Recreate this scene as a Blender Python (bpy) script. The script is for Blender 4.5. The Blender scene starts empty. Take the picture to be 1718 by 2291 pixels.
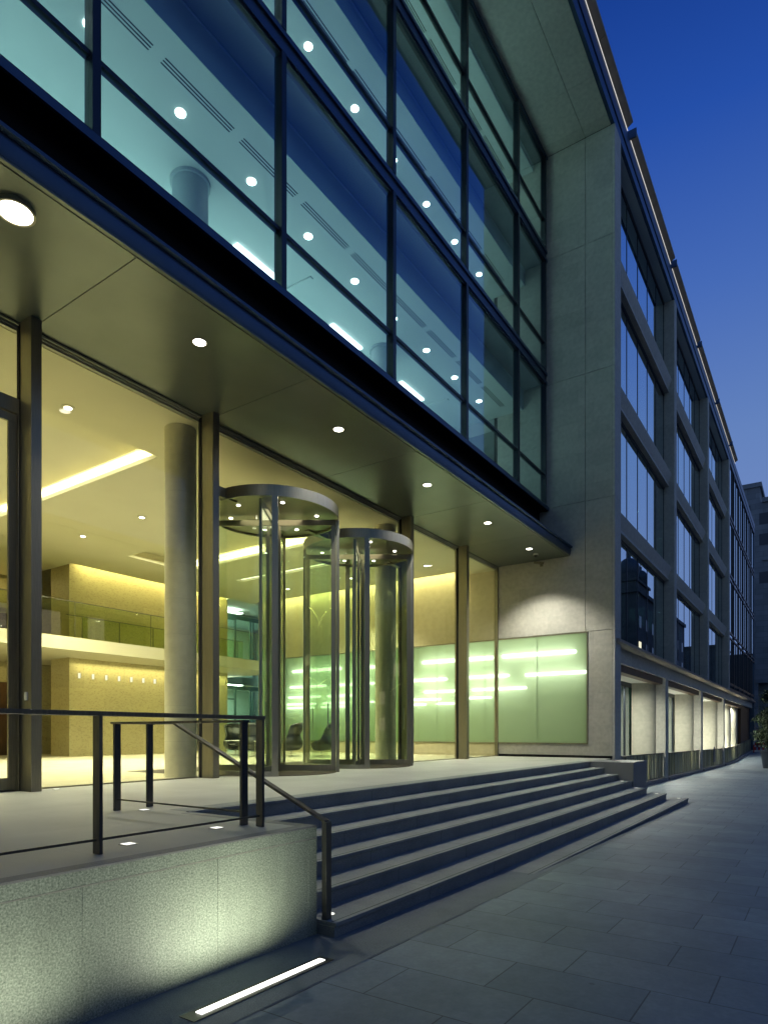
import bpy, math, random
from mathutils import Vector
random.seed(7)
S = bpy.context.scene
COL = S.collection
R = math.radians

# ------------------------------------------------------------------ camera
cam = bpy.data.cameras.new('camera')
camo = bpy.data.objects.new('camera', cam)
COL.objects.link(camo)
TH = 34.2
camo.location = (0, 0, 0.78)
camo.rotation_euler = (R(90), 0, R(TH - 90))
cam.sensor_fit = 'HORIZONTAL'
cam.sensor_width = 36
cam.lens = 1441.8 / 1718 * 36
cam.shift_y = (1639 - 1145.5) / 1718
cam.clip_start = 0.05
cam.clip_end = 2000
S.camera = camo

# ------------------------------------------------------------------ world: dusk sky
W = bpy.data.worlds.new('World')
S.world = W
W.use_nodes = True
nt = W.node_tree
nt.nodes.clear()
out = nt.nodes.new('ShaderNodeOutputWorld')
bg = nt.nodes.new('ShaderNodeBackground')
nt.links.new(bg.outputs[0], out.inputs[0])
tc = nt.nodes.new('ShaderNodeTexCoord')
sep = nt.nodes.new('ShaderNodeSeparateXYZ')
nt.links.new(tc.outputs['Generated'], sep.inputs[0])
ramp = nt.nodes.new('ShaderNodeValToRGB')
cr = ramp.color_ramp
cr.elements[0].position = 0.0
cr.elements[0].color = (0.20, 0.28, 0.52, 1)
cr.elements[1].position = 0.92
cr.elements[1].color = (0.002, 0.016, 0.13, 1)
for p, c in ((0.24, (0.165, 0.255, 0.53)), (0.38, (0.125, 0.225, 0.51)), (0.53, (0.060, 0.145, 0.47)), (0.66, (0.018, 0.078, 0.39)), (0.77, (0.005, 0.036, 0.24))):
    e = cr.elements.new(p)
    e.color = (*c, 1)
nt.links.new(sep.outputs['Z'], ramp.inputs[0])
# the afterglow low in the sky behind the photographer
dot = nt.nodes.new('ShaderNodeVectorMath'); dot.operation = 'DOT_PRODUCT'
nt.links.new(tc.outputs['Generated'], dot.inputs[0])
dot.inputs[1].default_value = (-0.62, -0.78, 0.05)
mr = nt.nodes.new('ShaderNodeMapRange'); mr.inputs[1].default_value = 0.15; mr.inputs[2].default_value = 1.0
nt.links.new(dot.outputs['Value'], mr.inputs[0])
mixc = nt.nodes.new('ShaderNodeMix'); mixc.data_type = 'RGBA'; mixc.blend_type = 'MIX'
nt.links.new(mr.outputs[0], mixc.inputs[0])
nt.links.new(ramp.outputs[0], mixc.inputs[6])
mixc.inputs[7].default_value = (0.105, 0.175, 0.27, 1)
nt.links.new(mixc.outputs[2], bg.inputs[0])
bg.inputs[1].default_value = 1.0

S.view_settings.view_transform = 'Standard'
S.view_settings.look = 'None'
S.view_settings.exposure = 0.0
S.view_settings.gamma = 1.0
S.cycles.use_denoising = True
S.cycles.max_bounces = 9
S.cycles.diffuse_bounces = 4
S.cycles.glossy_bounces = 5
S.cycles.transmission_bounces = 6
S.cycles.transparent_max_bounces = 28
S.cycles.sample_clamp_indirect = 4
S.cycles.sample_clamp_direct = 0
S.cycles.caustics_reflective = False
S.cycles.caustics_refractive = False

# ------------------------------------------------------------------ helpers
ORG = {}


def setp(o, label=None, cat=None, group=None, kind=None):
    if label: o['label'] = label
    if cat: o['category'] = cat
    if group: o['group'] = group
    if kind: o['kind'] = kind
    return o


def thing(name, label, cat, loc=(0, 0, 0), group=None):
    o = bpy.data.objects.new(name, None)
    o.empty_display_size = 0.2
    COL.objects.link(o)
    o.location = loc
    ORG[o.name] = Vector(loc)
    return setp(o, label, cat, group)


class MB:
    def __init__(s):
        s.v = []; s.f = []; s.sm = []

    def add(s, vs, fs, smooth=False):
        n = len(s.v)
        s.v += [tuple(v) for v in vs]
        s.f += [tuple(i + n for i in f) for f in fs]
        s.sm += [smooth] * len(fs)
        return s

    def box(s, x0, x1, y0, y1, z0, z1):
        return s.hexa([(x0, y0, z0), (x1, y0, z0), (x1, y1, z0), (x0, y1, z0)], [(x0, y0, z1), (x1, y0, z1), (x1, y1, z1), (x0, y1, z1)])

    def hexa(s, lo, hi):
        return s.add(list(lo) + list(hi), [(3, 2, 1, 0), (4, 5, 6, 7), (0, 1, 5, 4), (1, 2, 6, 5), (2, 3, 7, 6), (3, 0, 4, 7)])

    def prism_x(s, poly, x0, x1):      # poly of (y, z), counter-clockwise seen from -x is not required
        n = len(poly)
        vs = [(x0, y, z) for y, z in poly] + [(x1, y, z) for y, z in poly]
        fs = [tuple(range(n)), tuple(range(2 * n - 1, n - 1, -1))]
        fs += [(i, i + n, (i + 1) % n + n, (i + 1) % n) for i in range(n)]
        return s.add(vs, fs)

    def prism_z(s, poly, z0, z1, smooth=False):
        n = len(poly)
        vs = [(x, y, z0) for x, y in poly] + [(x, y, z1) for x, y in poly]
        s.add(vs, [tuple(range(n - 1, -1, -1)), tuple(range(n, 2 * n))])
        k = len(s.v) - 2 * n
        s.f += [(k + i, k + (i + 1) % n, k + (i + 1) % n + n, k + i + n) for i in range(n)]
        s.sm += [smooth] * n
        return s

    def cyl(s, cx, cy, z0, z1, r, n=32, r2=None):
        r2 = r if r2 is None else r2
        vs = [(cx + r * math.cos(2 * math.pi * i / n), cy + r * math.sin(2 * math.pi * i / n), z0) for i in range(n)]
        vs += [(cx + r2 * math.cos(2 * math.pi * i / n), cy + r2 * math.sin(2 * math.pi * i / n), z1) for i in range(n)]
        s.add(vs, [tuple(range(n - 1, -1, -1)), tuple(range(n, 2 * n))])
        k = len(s.v) - 2 * n
        s.f += [(k + i, k + (i + 1) % n, k + (i + 1) % n + n, k + i + n) for i in range(n)]
        s.sm += [True] * n
        return s

    def bar(s, p0, p1, w, h, up=(0, 0, 1)):
        p0 = Vector(p0); p1 = Vector(p1)
        d = (p1 - p0).normalized()
        u = Vector(up)
        a = d.cross(u)
        if a.length < 1e-4:
            a = d.cross(Vector((0, 1, 0)))
        a.normalize()
        b = a.cross(d).normalized()
        q = [(-1, -1), (1, -1), (1, 1), (-1, 1)]
        lo = [p0 + a * (i * w / 2) + b * (j * h / 2) for i, j in q]
        hi = [p1 + a * (i * w / 2) + b * (j * h / 2) for i, j in q]
        return s.hexa(lo, hi)

    def rod(s, p0, p1, r, n=10, r2=None):
        r2 = r if r2 is None else r2
        p0 = Vector(p0); p1 = Vector(p1)
        d = (p1 - p0).normalized()
        a = d.cross(Vector((0, 0, 1)))
        if a.length < 1e-4: a = Vector((1, 0, 0))
        a.normalize()
        b = d.cross(a)
        vs = [p0 + (a * math.cos(2 * math.pi * i / n) + b * math.sin(2 * math.pi * i / n)) * r for i in range(n)]
        vs += [p1 + (a * math.cos(2 * math.pi * i / n) + b * math.sin(2 * math.pi * i / n)) * r2 for i in range(n)]
        s.add(vs, [tuple(range(n - 1, -1, -1)), tuple(range(n, 2 * n))])
        k = len(s.v) - 2 * n
        s.f += [(k + i, k + (i + 1) % n, k + (i + 1) % n + n, k + i + n) for i in range(n)]
        s.sm += [True] * n
        return s

    def sector(s, cx, cy, r0, r1, a0, a1, z0, z1, n=24):   # curved wall, degrees
        vs = []
        for i in range(n + 1):
            a = R(a0 + (a1 - a0) * i / n)
            c, q = math.cos(a), math.sin(a)
            vs += [(cx + r0 * c, cy + r0 * q, z0), (cx + r1 * c, cy + r1 * q, z0), (cx + r1 * c, cy + r1 * q, z1), (cx + r0 * c, cy + r0 * q, z1)]
        fs = []
        for i in range(n):
            k = 4 * i
            for j in range(4):
                fs.append((k + j, k + (j + 1) % 4, k + 4 + (j + 1) % 4, k + 4 + j))
        s.add(vs, fs, True)
        s.add([vs[i] for i in range(4)], [(3, 2, 1, 0)])
        s.add([vs[4 * n + i] for i in range(4)], [(0, 1, 2, 3)])
        return s

    def ball(s, c, r, n=12, m=8, sz=1.0):
        vs = []
        for j in range(m + 1):
            t = math.pi * j / m
            for i in range(n):
                a = 2 * math.pi * i / n
                vs.append((c[0] + r * math.sin(t) * math.cos(a), c[1] + r * math.sin(t) * math.sin(a), c[2] + sz * r * math.cos(t)))
        fs = [(j * n + i, (j + 1) * n + i, (j + 1) * n + (i + 1) % n, j * n + (i + 1) % n) for j in range(m) for i in range(n)]
        return s.add(vs, fs, True)

    def build(s, name, m, parent=None, bevel=0, label=None, solid=0, sub=0):
        o_ = ORG.get(parent.name, Vector((0, 0, 0))) if parent else Vector((0, 0, 0))
        me = bpy.data.meshes.new(name)
        me.from_pydata([(v[0] - o_.x, v[1] - o_.y, v[2] - o_.z) for v in s.v], [], s.f)
        me.validate()
        if len(me.polygons) == len(s.sm):
            me.polygons.foreach_set('use_smooth', s.sm)
        me.materials.append(m)
        o = bpy.data.objects.new(name, me)
        COL.objects.link(o)
        if parent:
            o.parent = parent
        ORG[o.name] = o_.copy()
        import bmesh
        bm = bmesh.new(); bm.from_mesh(me)
        bmesh.ops.recalc_face_normals(bm, faces=bm.faces)
        bm.to_mesh(me); bm.free()
        me.set_sharp_from_angle(angle=R(38))
        if solid:
            md = o.modifiers.new('Solidify', 'SOLIDIFY'); md.thickness = solid; md.offset = 0
        if sub:
            md = o.modifiers.new('Subdivision', 'SUBSURF'); md.levels = sub; md.render_levels = sub
        if bevel:
            md = o.modifiers.new('Bevel', 'BEVEL')
            md.width = bevel; md.segments = 2; md.limit_method = 'ANGLE'; md.angle_limit = R(40)
        if label: o['label'] = label
        return o


def copy_tree(o, parent=None):
    c = o.copy(); COL.objects.link(c)
    if parent: c.parent = parent
    ORG[c.name] = ORG.get(o.name, Vector((0, 0, 0)))
    for ch in list(o.children):
        copy_tree(ch, c)
    return c


# ------------------------------------------------------------------ materials
def mat(name, c1, rough=0.5, metal=0.0, c2=None, scale=8.0, contrast=(0.35, 0.65), bump=0.0, bscale=None, stretch=(1, 1, 1),
        spec=0.5, emit=None, estr=0.0, detail=5.0, rvar=0.0, aniso=0.0, nrough=0.5):
    m = bpy.data.materials.new(name)
    m.use_nodes = True
    n = m.node_tree.nodes; l = m.node_tree.links
    b = n['Principled BSDF']
    b.inputs['Base Color'].default_value = (*c1, 1)
    b.inputs['Roughness'].default_value = rough
    b.inputs['Metallic'].default_value = metal
    b.inputs['Specular IOR Level'].default_value = spec
    if emit:
        b.inputs['Emission Color'].default_value = (*emit, 1)
        b.inputs['Emission Strength'].default_value = estr
    if aniso:
        b.inputs['Anisotropic'].default_value = aniso
    t = n.new('ShaderNodeTexCoord'); mp = n.new('ShaderNodeMapping')
    mp.inputs['Scale'].default_value = stretch
    l.new(t.outputs['Object'], mp.inputs[0])
    if c2:
        no = n.new('ShaderNodeTexNoise'); no.inputs['Scale'].default_value = scale; no.inputs['Detail'].default_value = detail; no.inputs['Roughness'].default_value = nrough
        l.new(mp.outputs[0], no.inputs['Vector'])
        r = n.new('ShaderNodeValToRGB')
        r.color_ramp.elements[0].position = contrast[0]; r.color_ramp.elements[0].color = (*c1, 1)
        r.color_ramp.elements[1].position = contrast[1]; r.color_ramp.elements[1].color = (*c2, 1)
        l.new(no.outputs[0], r.inputs[0]); l.new(r.outputs[0], b.inputs['Base Color'])
        m['ramp'] = r.name
        if rvar:
            q = n.new('ShaderNodeMapRange'); q.inputs[3].default_value = rough - rvar; q.inputs[4].default_value = rough + rvar
            l.new(no.outputs[0], q.inputs[0]); l.new(q.outputs[0], b.inputs['Roughness'])
    if bump:
        nb = n.new('ShaderNodeTexNoise'); nb.inputs['Scale'].default_value = bscale or scale; nb.inputs['Detail'].default_value = 6
        l.new(mp.outputs[0], nb.inputs['Vector'])
        bn = n.new('ShaderNodeBump'); bn.inputs['Strength'].default_value = bump; bn.inputs['Distance'].default_value = 0.01
        l.new(nb.outputs[0], bn.inputs['Height']); l.new(bn.outputs[0], b.inputs['Normal'])
    return m


def add_joints(m, w, h, mortar, dark=0.55, swap='xz', var=0.12, off=0.5, cvar=None, bump=0.4):
    """block joints multiplied over a material's own colour; swap picks the two axes used"""
    n = m.node_tree.nodes; l = m.node_tree.links
    b = n['Principled BSDF']
    t = n.new('ShaderNodeTexCoord'); sp = n.new('ShaderNodeSeparateXYZ'); cb = n.new('ShaderNodeCombineXYZ')
    l.new(t.outputs['Object'], sp.inputs[0])
    ax = {'x': 'X', 'y': 'Y', 'z': 'Z'}
    l.new(sp.outputs[ax[swap[0]]], cb.inputs[0]); l.new(sp.outputs[ax[swap[1]]], cb.inputs[1])
    br = n.new('ShaderNodeTexBrick')
    br.offset = off; br.inputs['Scale'].default_value = 1.0
    br.inputs['Brick Width'].default_value = w; br.inputs['Row Height'].default_value = h
    br.inputs['Mortar Size'].default_value = mortar; br.inputs['Mortar Smooth'].default_value = 0.1
    br.inputs['Color1'].default_value = (1, 1, 1, 1)
    br.inputs['Color2'].default_value = (*(cvar or (1 - var,) * 3), 1)
    br.inputs['Mortar'].default_value = (dark, dark, dark, 1)
    l.new(cb.outputs[0], br.inputs['Vector'])
    mx = n.new('ShaderNodeMix'); mx.data_type = 'RGBA'; mx.blend_type = 'MULTIPLY'; mx.inputs[0].default_value = 1
    src = b.inputs['Base Color'].links
    if src:
        l.new(src[0].from_socket, mx.inputs[6])
    else:
        mx.inputs[6].default_value = b.inputs['Base Color'].default_value
    l.new(br.outputs['Color'], mx.inputs[7])
    l.new(mx.outputs[2], b.inputs['Base Color'])
    if bump:
        bn = n.new('ShaderNodeBump'); bn.inputs['Strength'].default_value = bump; bn.inputs['Distance'].default_value = 0.004; bn.invert = True
        l.new(br.outputs['Fac'], bn.inputs['Height'])
        if b.inputs['Normal'].links:
            l.new(b.inputs['Normal'].links[0].from_socket, bn.inputs['Normal'])
        l.new(bn.outputs[0], b.inputs['Normal'])
    return m


def blotch(m, scale, lo, hi, stretch=(1, 1, 1)):
    """slow large-scale weathering multiplied over the colour"""
    n = m.node_tree.nodes; l = m.node_tree.links
    b = n['Principled BSDF']
    t = n.new('ShaderNodeTexCoord'); mp = n.new('ShaderNodeMapping'); mp.inputs['Scale'].default_value = stretch
    l.new(t.outputs['Object'], mp.inputs[0])
    no = n.new('ShaderNodeTexNoise'); no.inputs['Scale'].default_value = scale; no.inputs['Detail'].default_value = 7; no.inputs['Roughness'].default_value = 0.6
    l.new(mp.outputs[0], no.inputs['Vector'])
    q = n.new('ShaderNodeMapRange'); q.inputs[1].default_value = 0.3; q.inputs[2].default_value = 0.7
    q.inputs[3].default_value = lo; q.inputs[4].default_value = hi
    l.new(no.outputs[0], q.inputs[0])
    mx = n.new('ShaderNodeMix'); mx.data_type = 'RGBA'; mx.blend_type = 'MULTIPLY'; mx.inputs[0].default_value = 1
    src = b.inputs['Base Color'].links
    if src: l.new(src[0].from_socket, mx.inputs[6])
    else: mx.inputs[6].default_value = b.inputs['Base Color'].default_value
    l.new(q.outputs[0], mx.inputs[7]); l.new(mx.outputs[2], b.inputs['Base Color'])
    return m


def glass(name, tint, f0=0.05, rough=0.0, power=5.0, rcol=(1, 1, 1)):
    m = bpy.data.materials.new(name); m.use_nodes = True
    n = m.node_tree.nodes; l = m.node_tree.links
    n.clear()
    o = n.new('ShaderNodeOutputMaterial'); mx = n.new('ShaderNodeMixShader')
    tr = n.new('ShaderNodeBsdfTransparent'); tr.inputs[0].default_value = (*tint, 1)
    gl = n.new('ShaderNodeBsdfGlossy'); gl.inputs['Roughness'].default_value = rough; gl.inputs[0].default_value = (*rcol, 1)
    lw = n.new('ShaderNodeLayerWeight'); lw.inputs[0].default_value = 0.5
    pw = n.new('ShaderNodeMath'); pw.operation = 'POWER'; pw.inputs[1].default_value = power
    l.new(lw.outputs['Facing'], pw.inputs[0])
    ma = n.new('ShaderNodeMath'); ma.operation = 'MULTIPLY_ADD'; ma.inputs[1].default_value = 1 - f0; ma.inputs[2].default_value = f0
    l.new(pw.outputs[0], ma.inputs[0]); l.new(ma.outputs[0], mx.inputs[0])
    l.new(tr.outputs[0], mx.inputs[1]); l.new(gl.outputs[0], mx.inputs[2]); l.new(mx.outputs[0], o.inputs[0])
    return m


def emis(name, col, s):
    m = bpy.data.materials.new(name); m.use_nodes = True
    n = m.node_tree.nodes; l = m.node_tree.links
    n.clear()
    o = n.new('ShaderNodeOutputMaterial'); e = n.new('ShaderNodeEmission')
    e.inputs[0].default_value = (*col, 1); e.inputs[1].default_value = s
    l.new(e.outputs[0], o.inputs[0])
    return m


M = {}
M['stone'] = add_joints(mat('limestone', (0.48, 0.46, 0.39), 0.75, c2=(0.55, 0.53, 0.455), scale=9, bump=0.15, bscale=60), 0.95, 0.49, 0.004, dark=0.88, swap='yz', var=0.12, bump=0.05)
blotch(M['stone'], 1.2, 0.86, 1.04, (1, 1, 2.2))
M['stone_front'] = add_joints(mat('limestone_front', (0.48, 0.47, 0.415), 0.75, c2=(0.57, 0.555, 0.485), scale=9, bump=0.15, bscale=60), 1.1, 0.49, 0.003, dark=0.9, swap='xz', var=0.10, bump=0.05)
M['travertine'] = add_joints(mat('travertine', (0.33, 0.285, 0.14), 0.45, c2=(0.46, 0.405, 0.215), scale=13, contrast=(0.28, 0.5), stretch=(1, 1, 1.7), detail=10, bump=0.1, bscale=30), 1.5, 0.75, 0.004, dark=0.85, swap='xz', var=0.12, bump=0.05)
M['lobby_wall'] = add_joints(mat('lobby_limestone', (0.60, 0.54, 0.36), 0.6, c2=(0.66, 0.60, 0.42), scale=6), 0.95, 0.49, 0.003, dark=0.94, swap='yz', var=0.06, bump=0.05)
# speckled granites
M['granite'] = mat('granite_face', (0.085, 0.12, 0.09), 0.55, c2=(0.54, 0.59, 0.47), scale=80, contrast=(0.38, 0.62), detail=8, nrough=0.82, bump=0.12, bscale=105)
blotch(M['granite'], 1.1, 0.78, 1.08)
blotch(M['granite'], 4.0, 0.88, 1.04, (1.6, 1.6, .35))
M['granite_top'] = mat('granite_top', (0.20, 0.20, 0.19), 0.55, c2=(0.30, 0.295, 0.28), scale=170, contrast=(0.35, 0.65), detail=3, bump=0.1, bscale=150)
blotch(M['granite_top'], 1.6, 0.85, 1.05)
M['terrace'] = add_joints(mat('terrace_granite', (0.36, 0.36, 0.33), 0.5, c2=(0.52, 0.515, 0.46), scale=150, contrast=(0.35, 0.65), detail=3, bump=0.08, bscale=120), 1.56, 0.78, 0.003, dark=0.78, swap='xy', var=0.06, bump=0.1)
blotch(M['terrace'], 0.9, 0.82, 1.05)
M['step'] = add_joints(mat('step_granite', (0.18, 0.20, 0.20), 0.6, c2=(0.33, 0.35, 0.33), scale=160, contrast=(0.35, 0.65), detail=3, bump=0.1, bscale=150), 1.56, 50.0, 0.005, dark=0.45, swap='xz', var=0.08, off=0.0, bump=0.1)
blotch(M['step'], 2.2, 0.78, 1.05)
M['paving'] = add_joints(mat('paving_slabs', (0.185, 0.235, 0.265), 0.5, c2=(0.25, 0.30, 0.325), scale=26, contrast=(0.3, 0.7), detail=8, bump=0.15, bscale=40, rvar=0.1), 0.93, 0.56, 0.0050, dark=0.32, swap='yx', var=0.16, cvar=(0.74, 0.77, 0.82), off=0.37, bump=0.5)
blotch(M['paving'], 0.8, 0.78, 1.12)
blotch(M['paving'], 5.5, 0.86, 1.06)


def specks(m, scale, size, dark):
    n = m.node_tree.nodes; l = m.node_tree.links
    b = n['Principled BSDF']
    t = n.new('ShaderNodeTexCoord'); v = n.new('ShaderNodeTexVoronoi'); v.inputs['Scale'].default_value = scale
    l.new(t.outputs['Object'], v.inputs['Vector'])
    q = n.new('ShaderNodeMapRange'); q.inputs[1].default_value = size; q.inputs[2].default_value = size * 1.5
    q.inputs[3].default_value = dark; q.inputs[4].default_value = 1.0
    l.new(v.outputs['Distance'], q.inputs[0])
    mx = n.new('ShaderNodeMix'); mx.data_type = 'RGBA'; mx.blend_type = 'MULTIPLY'; mx.inputs[0].default_value = 1
    l.new(b.inputs['Base Color'].links[0].from_socket, mx.inputs[6])
    l.new(q.outputs[0], mx.inputs[7]); l.new(mx.outputs[2], b.inputs['Base Color'])


specks(M['paving'], 1.3, 0.030, 0.62)
specks(M['paving'], 2.9, 0.022, 1.35)
M['apron'] = mat('apron_granite', (0.11, 0.135, 0.15), 0.6, c2=(0.21, 0.235, 0.245), scale=150, detail=3, bump=0.1, bscale=150)
blotch(M['apron'], 2.0, 0.8, 1.08)
M['floor'] = add_joints(mat('lobby_floor', (0.66, 0.62, 0.46), 0.22, c2=(0.72, 0.68, 0.52), scale=3), 1.56, 1.56, 0.004, dark=0.9, swap='xy', var=0.05, off=0, bump=0)
M['bronze'] = mat('brushed_bronze_steel', (0.25, 0.23, 0.165), 0.36, 0.72, c2=(0.32, 0.295, 0.215), scale=30, stretch=(8, 8, 0.15), rvar=0.06)
M['steel'] = mat('brushed_steel', (0.36, 0.345, 0.28), 0.32, 0.8, c2=(0.46, 0.44, 0.36), scale=30, stretch=(6, 6, 0.12), rvar=0.05)
M['rail'] = mat('rail_bronze', (0.10, 0.10, 0.088), 0.4, 0.7, c2=(0.135, 0.132, 0.115), scale=25, stretch=(3, 3, 0.3))
M['soffit'] = mat('soffit_panel_paint', (0.112, 0.130, 0.118), 0.34, 0.55, c2=(0.130, 0.150, 0.136), scale=1.5)
M['joint'] = mat('joint_dark', (0.01, 0.01, 0.01), 0.8)
M['black'] = mat('black_panel', (0.004, 0.004, 0.005), 0.7, 0.0, spec=0.2)
M['mullion'] = mat('mullion_paint', (0.018, 0.024, 0.035), 0.35, 0.3)
M['fascia'] = mat('fascia_metal', (0.05, 0.085, 0.135), 0.40, 0.6, c2=(0.07, 0.11, 0.165), scale=1.2)
M['white'] = mat('white_paint', (0.72, 0.72, 0.66), 0.7)
M['ceiling'] = mat('lobby_ceiling_paint', (0.70, 0.66, 0.48), 0.75, c2=(0.73, 0.69, 0.51), scale=0.8)
M['office_white'] = mat('office_ceiling_paint', (0.62, 0.68, 0.66), 0.7)
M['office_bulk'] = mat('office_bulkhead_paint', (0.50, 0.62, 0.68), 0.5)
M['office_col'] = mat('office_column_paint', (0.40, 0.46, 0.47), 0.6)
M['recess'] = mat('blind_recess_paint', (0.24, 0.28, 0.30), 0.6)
M['office_floor'] = mat('office_carpet', (0.42, 0.45, 0.43), 0.9)
M['slot'] = mat('slot_black', (0.01, 0.015, 0.02), 0.6)
M['leather'] = mat('black_leather', (0.006, 0.007, 0.005), 0.38, c2=(0.010, 0.011, 0.008), scale=30, bump=0.12, bscale=90)
M['chrome'] = mat('chrome', (0.6, 0.6, 0.58), 0.12, 1.0)
M['mat'] = mat('entrance_mat', (0.035, 0.024, 0.014), 0.9, c2=(0.05, 0.035, 0.02), scale=120)
M['wood'] = mat('dark_wood', (0.055, 0.025, 0.010), 0.4, c2=(0.09, 0.045, 0.018), scale=12, stretch=(6, 6, 0.4))
M['slat'] = mat('bronze_slats', (0.10, 0.10, 0.06), 0.35, 0.4, c2=(0.50, 0.49, 0.30), scale=2.2, contrast=(.42,.58), stretch=(5, 5, 0.02))
M['frost'] = None
M['glass'] = glass('clear_glass', (0.97, 0.985, 0.955), 0.030)
M['door_glass'] = glass('curved_door_glass', (0.91, 0.95, 0.895), 0.03)
M['office_glass'] = glass('coated_office_glass', (0.86, 0.96, 0.975), 0.055, rcol=(0.80, 0.92, 1.0))
M['bay_glass'] = glass('facade_glass', (0.50, 0.68, 0.68), 0.50, power=1.8, rcol=(0.86, 0.96, 1.0))
M['balus'] = glass('balustrade_glass', (0.87, 0.92, 0.76), 0.05)
M['e_warm'] = emis('lamp_warm', (1.0, 0.93, 0.80), 14)
M['e_white'] = emis('lamp_white', (1.0, 1.0, 0.97), 9)
M['e_cool'] = emis('lamp_office', (0.90, 1.0, 0.95), 11)
M['e_strip'] = emis('strip_office', (0.88, 1.0, 0.95), 4)
M['e_tube'] = emis('tube_glow', (0.93, 1.0, 0.86), 7.0)
M['e_mark'] = emis('reflected_tick_glow', (1.0, 0.97, 0.75), 1.1)  # glow given to the ticks that imitate reflections on the core wall
M['e_ground'] = emis('ground_strip', (1.0, 0.99, 0.92), 5)
M['e_spot'] = emis('uplight_lens', (1.0, 1.0, 0.92), 1.4)
M['e_cove'] = emis('cove_lamp', (1.0, 0.96, 0.62), 3.2)
M['e_roof'] = emis('roof_edge_strip', (1.0, 0.97, 0.92), 0.85)
M['parapet'] = mat('parapet_panel', (0.30, 0.25, 0.19), 0.6, 0.0, c2=(0.36, 0.30, 0.235), scale=3)
M['far_stone'] = add_joints(mat('far_stone', (0.20, 0.22, 0.22), 0.8, c2=(0.27, 0.29, 0.29), scale=0.5), 1.6, 0.62, 0.02, dark=0.6, swap='yz', var=0.2, bump=0)
M['far_win'] = mat('far_window', (0.03, 0.04, 0.05), 0.3)
M['lead'] = mat('dome_lead', (0.045, 0.06, 0.07), 0.6)
M['facade_dark'] = add_joints(mat('opposite_stone', (0.055, 0.06, 0.055), 0.8, c2=(0.09, 0.095, 0.085), scale=0.7), 2, 0.8, 0.03, dark=0.7, swap='yz', var=0.2, bump=0)
M['bark'] = mat('bark', (0.035, 0.025, 0.018), 0.9, c2=(0.06, 0.045, 0.03), scale=20, bump=0.4)
M['leaf'] = mat('leaf', (0.015, 0.035, 0.012), 0.6, c2=(0.05, 0.085, 0.03), scale=4)
M['pot'] = mat('planter_paint', (0.02, 0.03, 0.05), 0.5, c2=(0.03, 0.04, 0.06), scale=8)
M['red'] = mat('barrier_red', (0.45, 0.03, 0.02), 0.5)
M['wht'] = mat('barrier_white', (0.6, 0.6, 0.6), 0.5)
M['sign'] = mat('notice_plate', (0.05, 0.06, 0.09), 0.4, 0.4)


def area(name, loc, size, power, col, rot=(0, 0, 0), size_y=None, spread=180, parent=None):
    d = bpy.data.lights.new(name, 'AREA')
    d.energy = power; d.color = col
    d.shape = 'RECTANGLE'; d.size = size; d.size_y = size_y or size
    d.spread = R(spread)
    o = bpy.data.objects.new(name, d); COL.objects.link(o)
    o.location = loc; o.rotation_euler = tuple(R(a) for a in rot)
    return o


def spot(name, loc, power, col, ang=110, blend=0.8, rot=(0, 0, 0), r=0.05):
    d = bpy.data.lights.new(name, 'SPOT')
    d.energy = power; d.color = col; d.spot_size = R(ang); d.spot_blend = blend; d.shadow_soft_size = r
    o = bpy.data.objects.new(name, d); COL.objects.link(o)
    o.location = loc; o.rotation_euler = tuple(R(a) for a in rot)
    return o


def zg(x):
    pts = [(-60, -0.30), (-10, -0.756), (48, -1.405), (54, -1.40), (60, -1.18), (67, -0.93), (120, -0.85), (400, -0.85)]
    for (a, u), (b, v) in zip(pts, pts[1:]):
        if x <= b:
            return u + (v - u) * (x - a) / (b - a)
    return pts[-1][1]


# ------------------------------------------------------------------ ground
m = MB()
xs = [-60, -10, -2, 2, 6, 10, 20, 30, 40, 46, 48, 50, 52, 54, 56, 58, 60, 62, 64, 67, 72, 80, 120, 400]
for a, b in zip(xs, xs[1:]):
    m.add([(a, -60, zg(a)), (b, -60, zg(b)), (b, 60, zg(b)), (a, 60, zg(a))], [(0, 1, 2, 3)])
me = m
g = m.build('pavement', M['paving']); setp(g, 'grey stone slab pavement falling gently along the building', None, kind='structure')
m = MB()
m.add([(-10, 2.80, zg(-10) + .004), (18.9, 2.80, zg(18.9) + .004), (18.9, 3.52, zg(18.9) + .004), (-10, 3.52, zg(-10) + .004)], [(0, 1, 2, 3)])
# leave the recessed light strip its own hole by laying it above
g = m.build('granite_path', M['apron']); setp(g, 'narrow granite strip of paving at the foot of the wall and steps', kind='structure')

# ------------------------------------------------------------------ terrace, steps, cheek
RISE = .158
NY = [5.13, 4.76, 4.40, 4.04, 3.68, 3.30, 2.90]
NX = [17.35, 17.35, 17.35, 17.35, 17.35, 17.82, 18.5]
T = thing('entrance_terrace', 'raised granite terrace in front of the glazed lobby with a speckled side wall', 'terrace', (0, 3.5, 0))
m = MB()
m.add([(-9, 3.52, 0), (4.13, 3.52, 0), (4.13, 5.16, 0), (17.35, 5.16, 0), (19.8, 5.16, 0), (19.8, 8.9, 0), (-9, 8.9, 0)],
      [(0, 1, 2, 3, 4, 5, 6)])
m.build('terrace_floor', M['terrace'], T)
m = MB()
m.box(-9, 4.15, 3.499, 3.62, -.012, 0.002)
m.box(4.03, 4.15, 3.62, 5.10, -.012, 0.002)
m.build('coping', M['granite_top'], T, bevel=.002)
m = MB(); m.box(-9, 4.15, 3.50, 3.56, -.100, -.012); m.box(4.06, 4.148, 3.56, 5.10, -.10, -.012); m.build('top_course', M['granite'], T, bevel=.002)
xsj = [-9, -1.92, -.92, .08, 1.08, 2.08, 3.08, 4.04]
m = MB()
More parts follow.
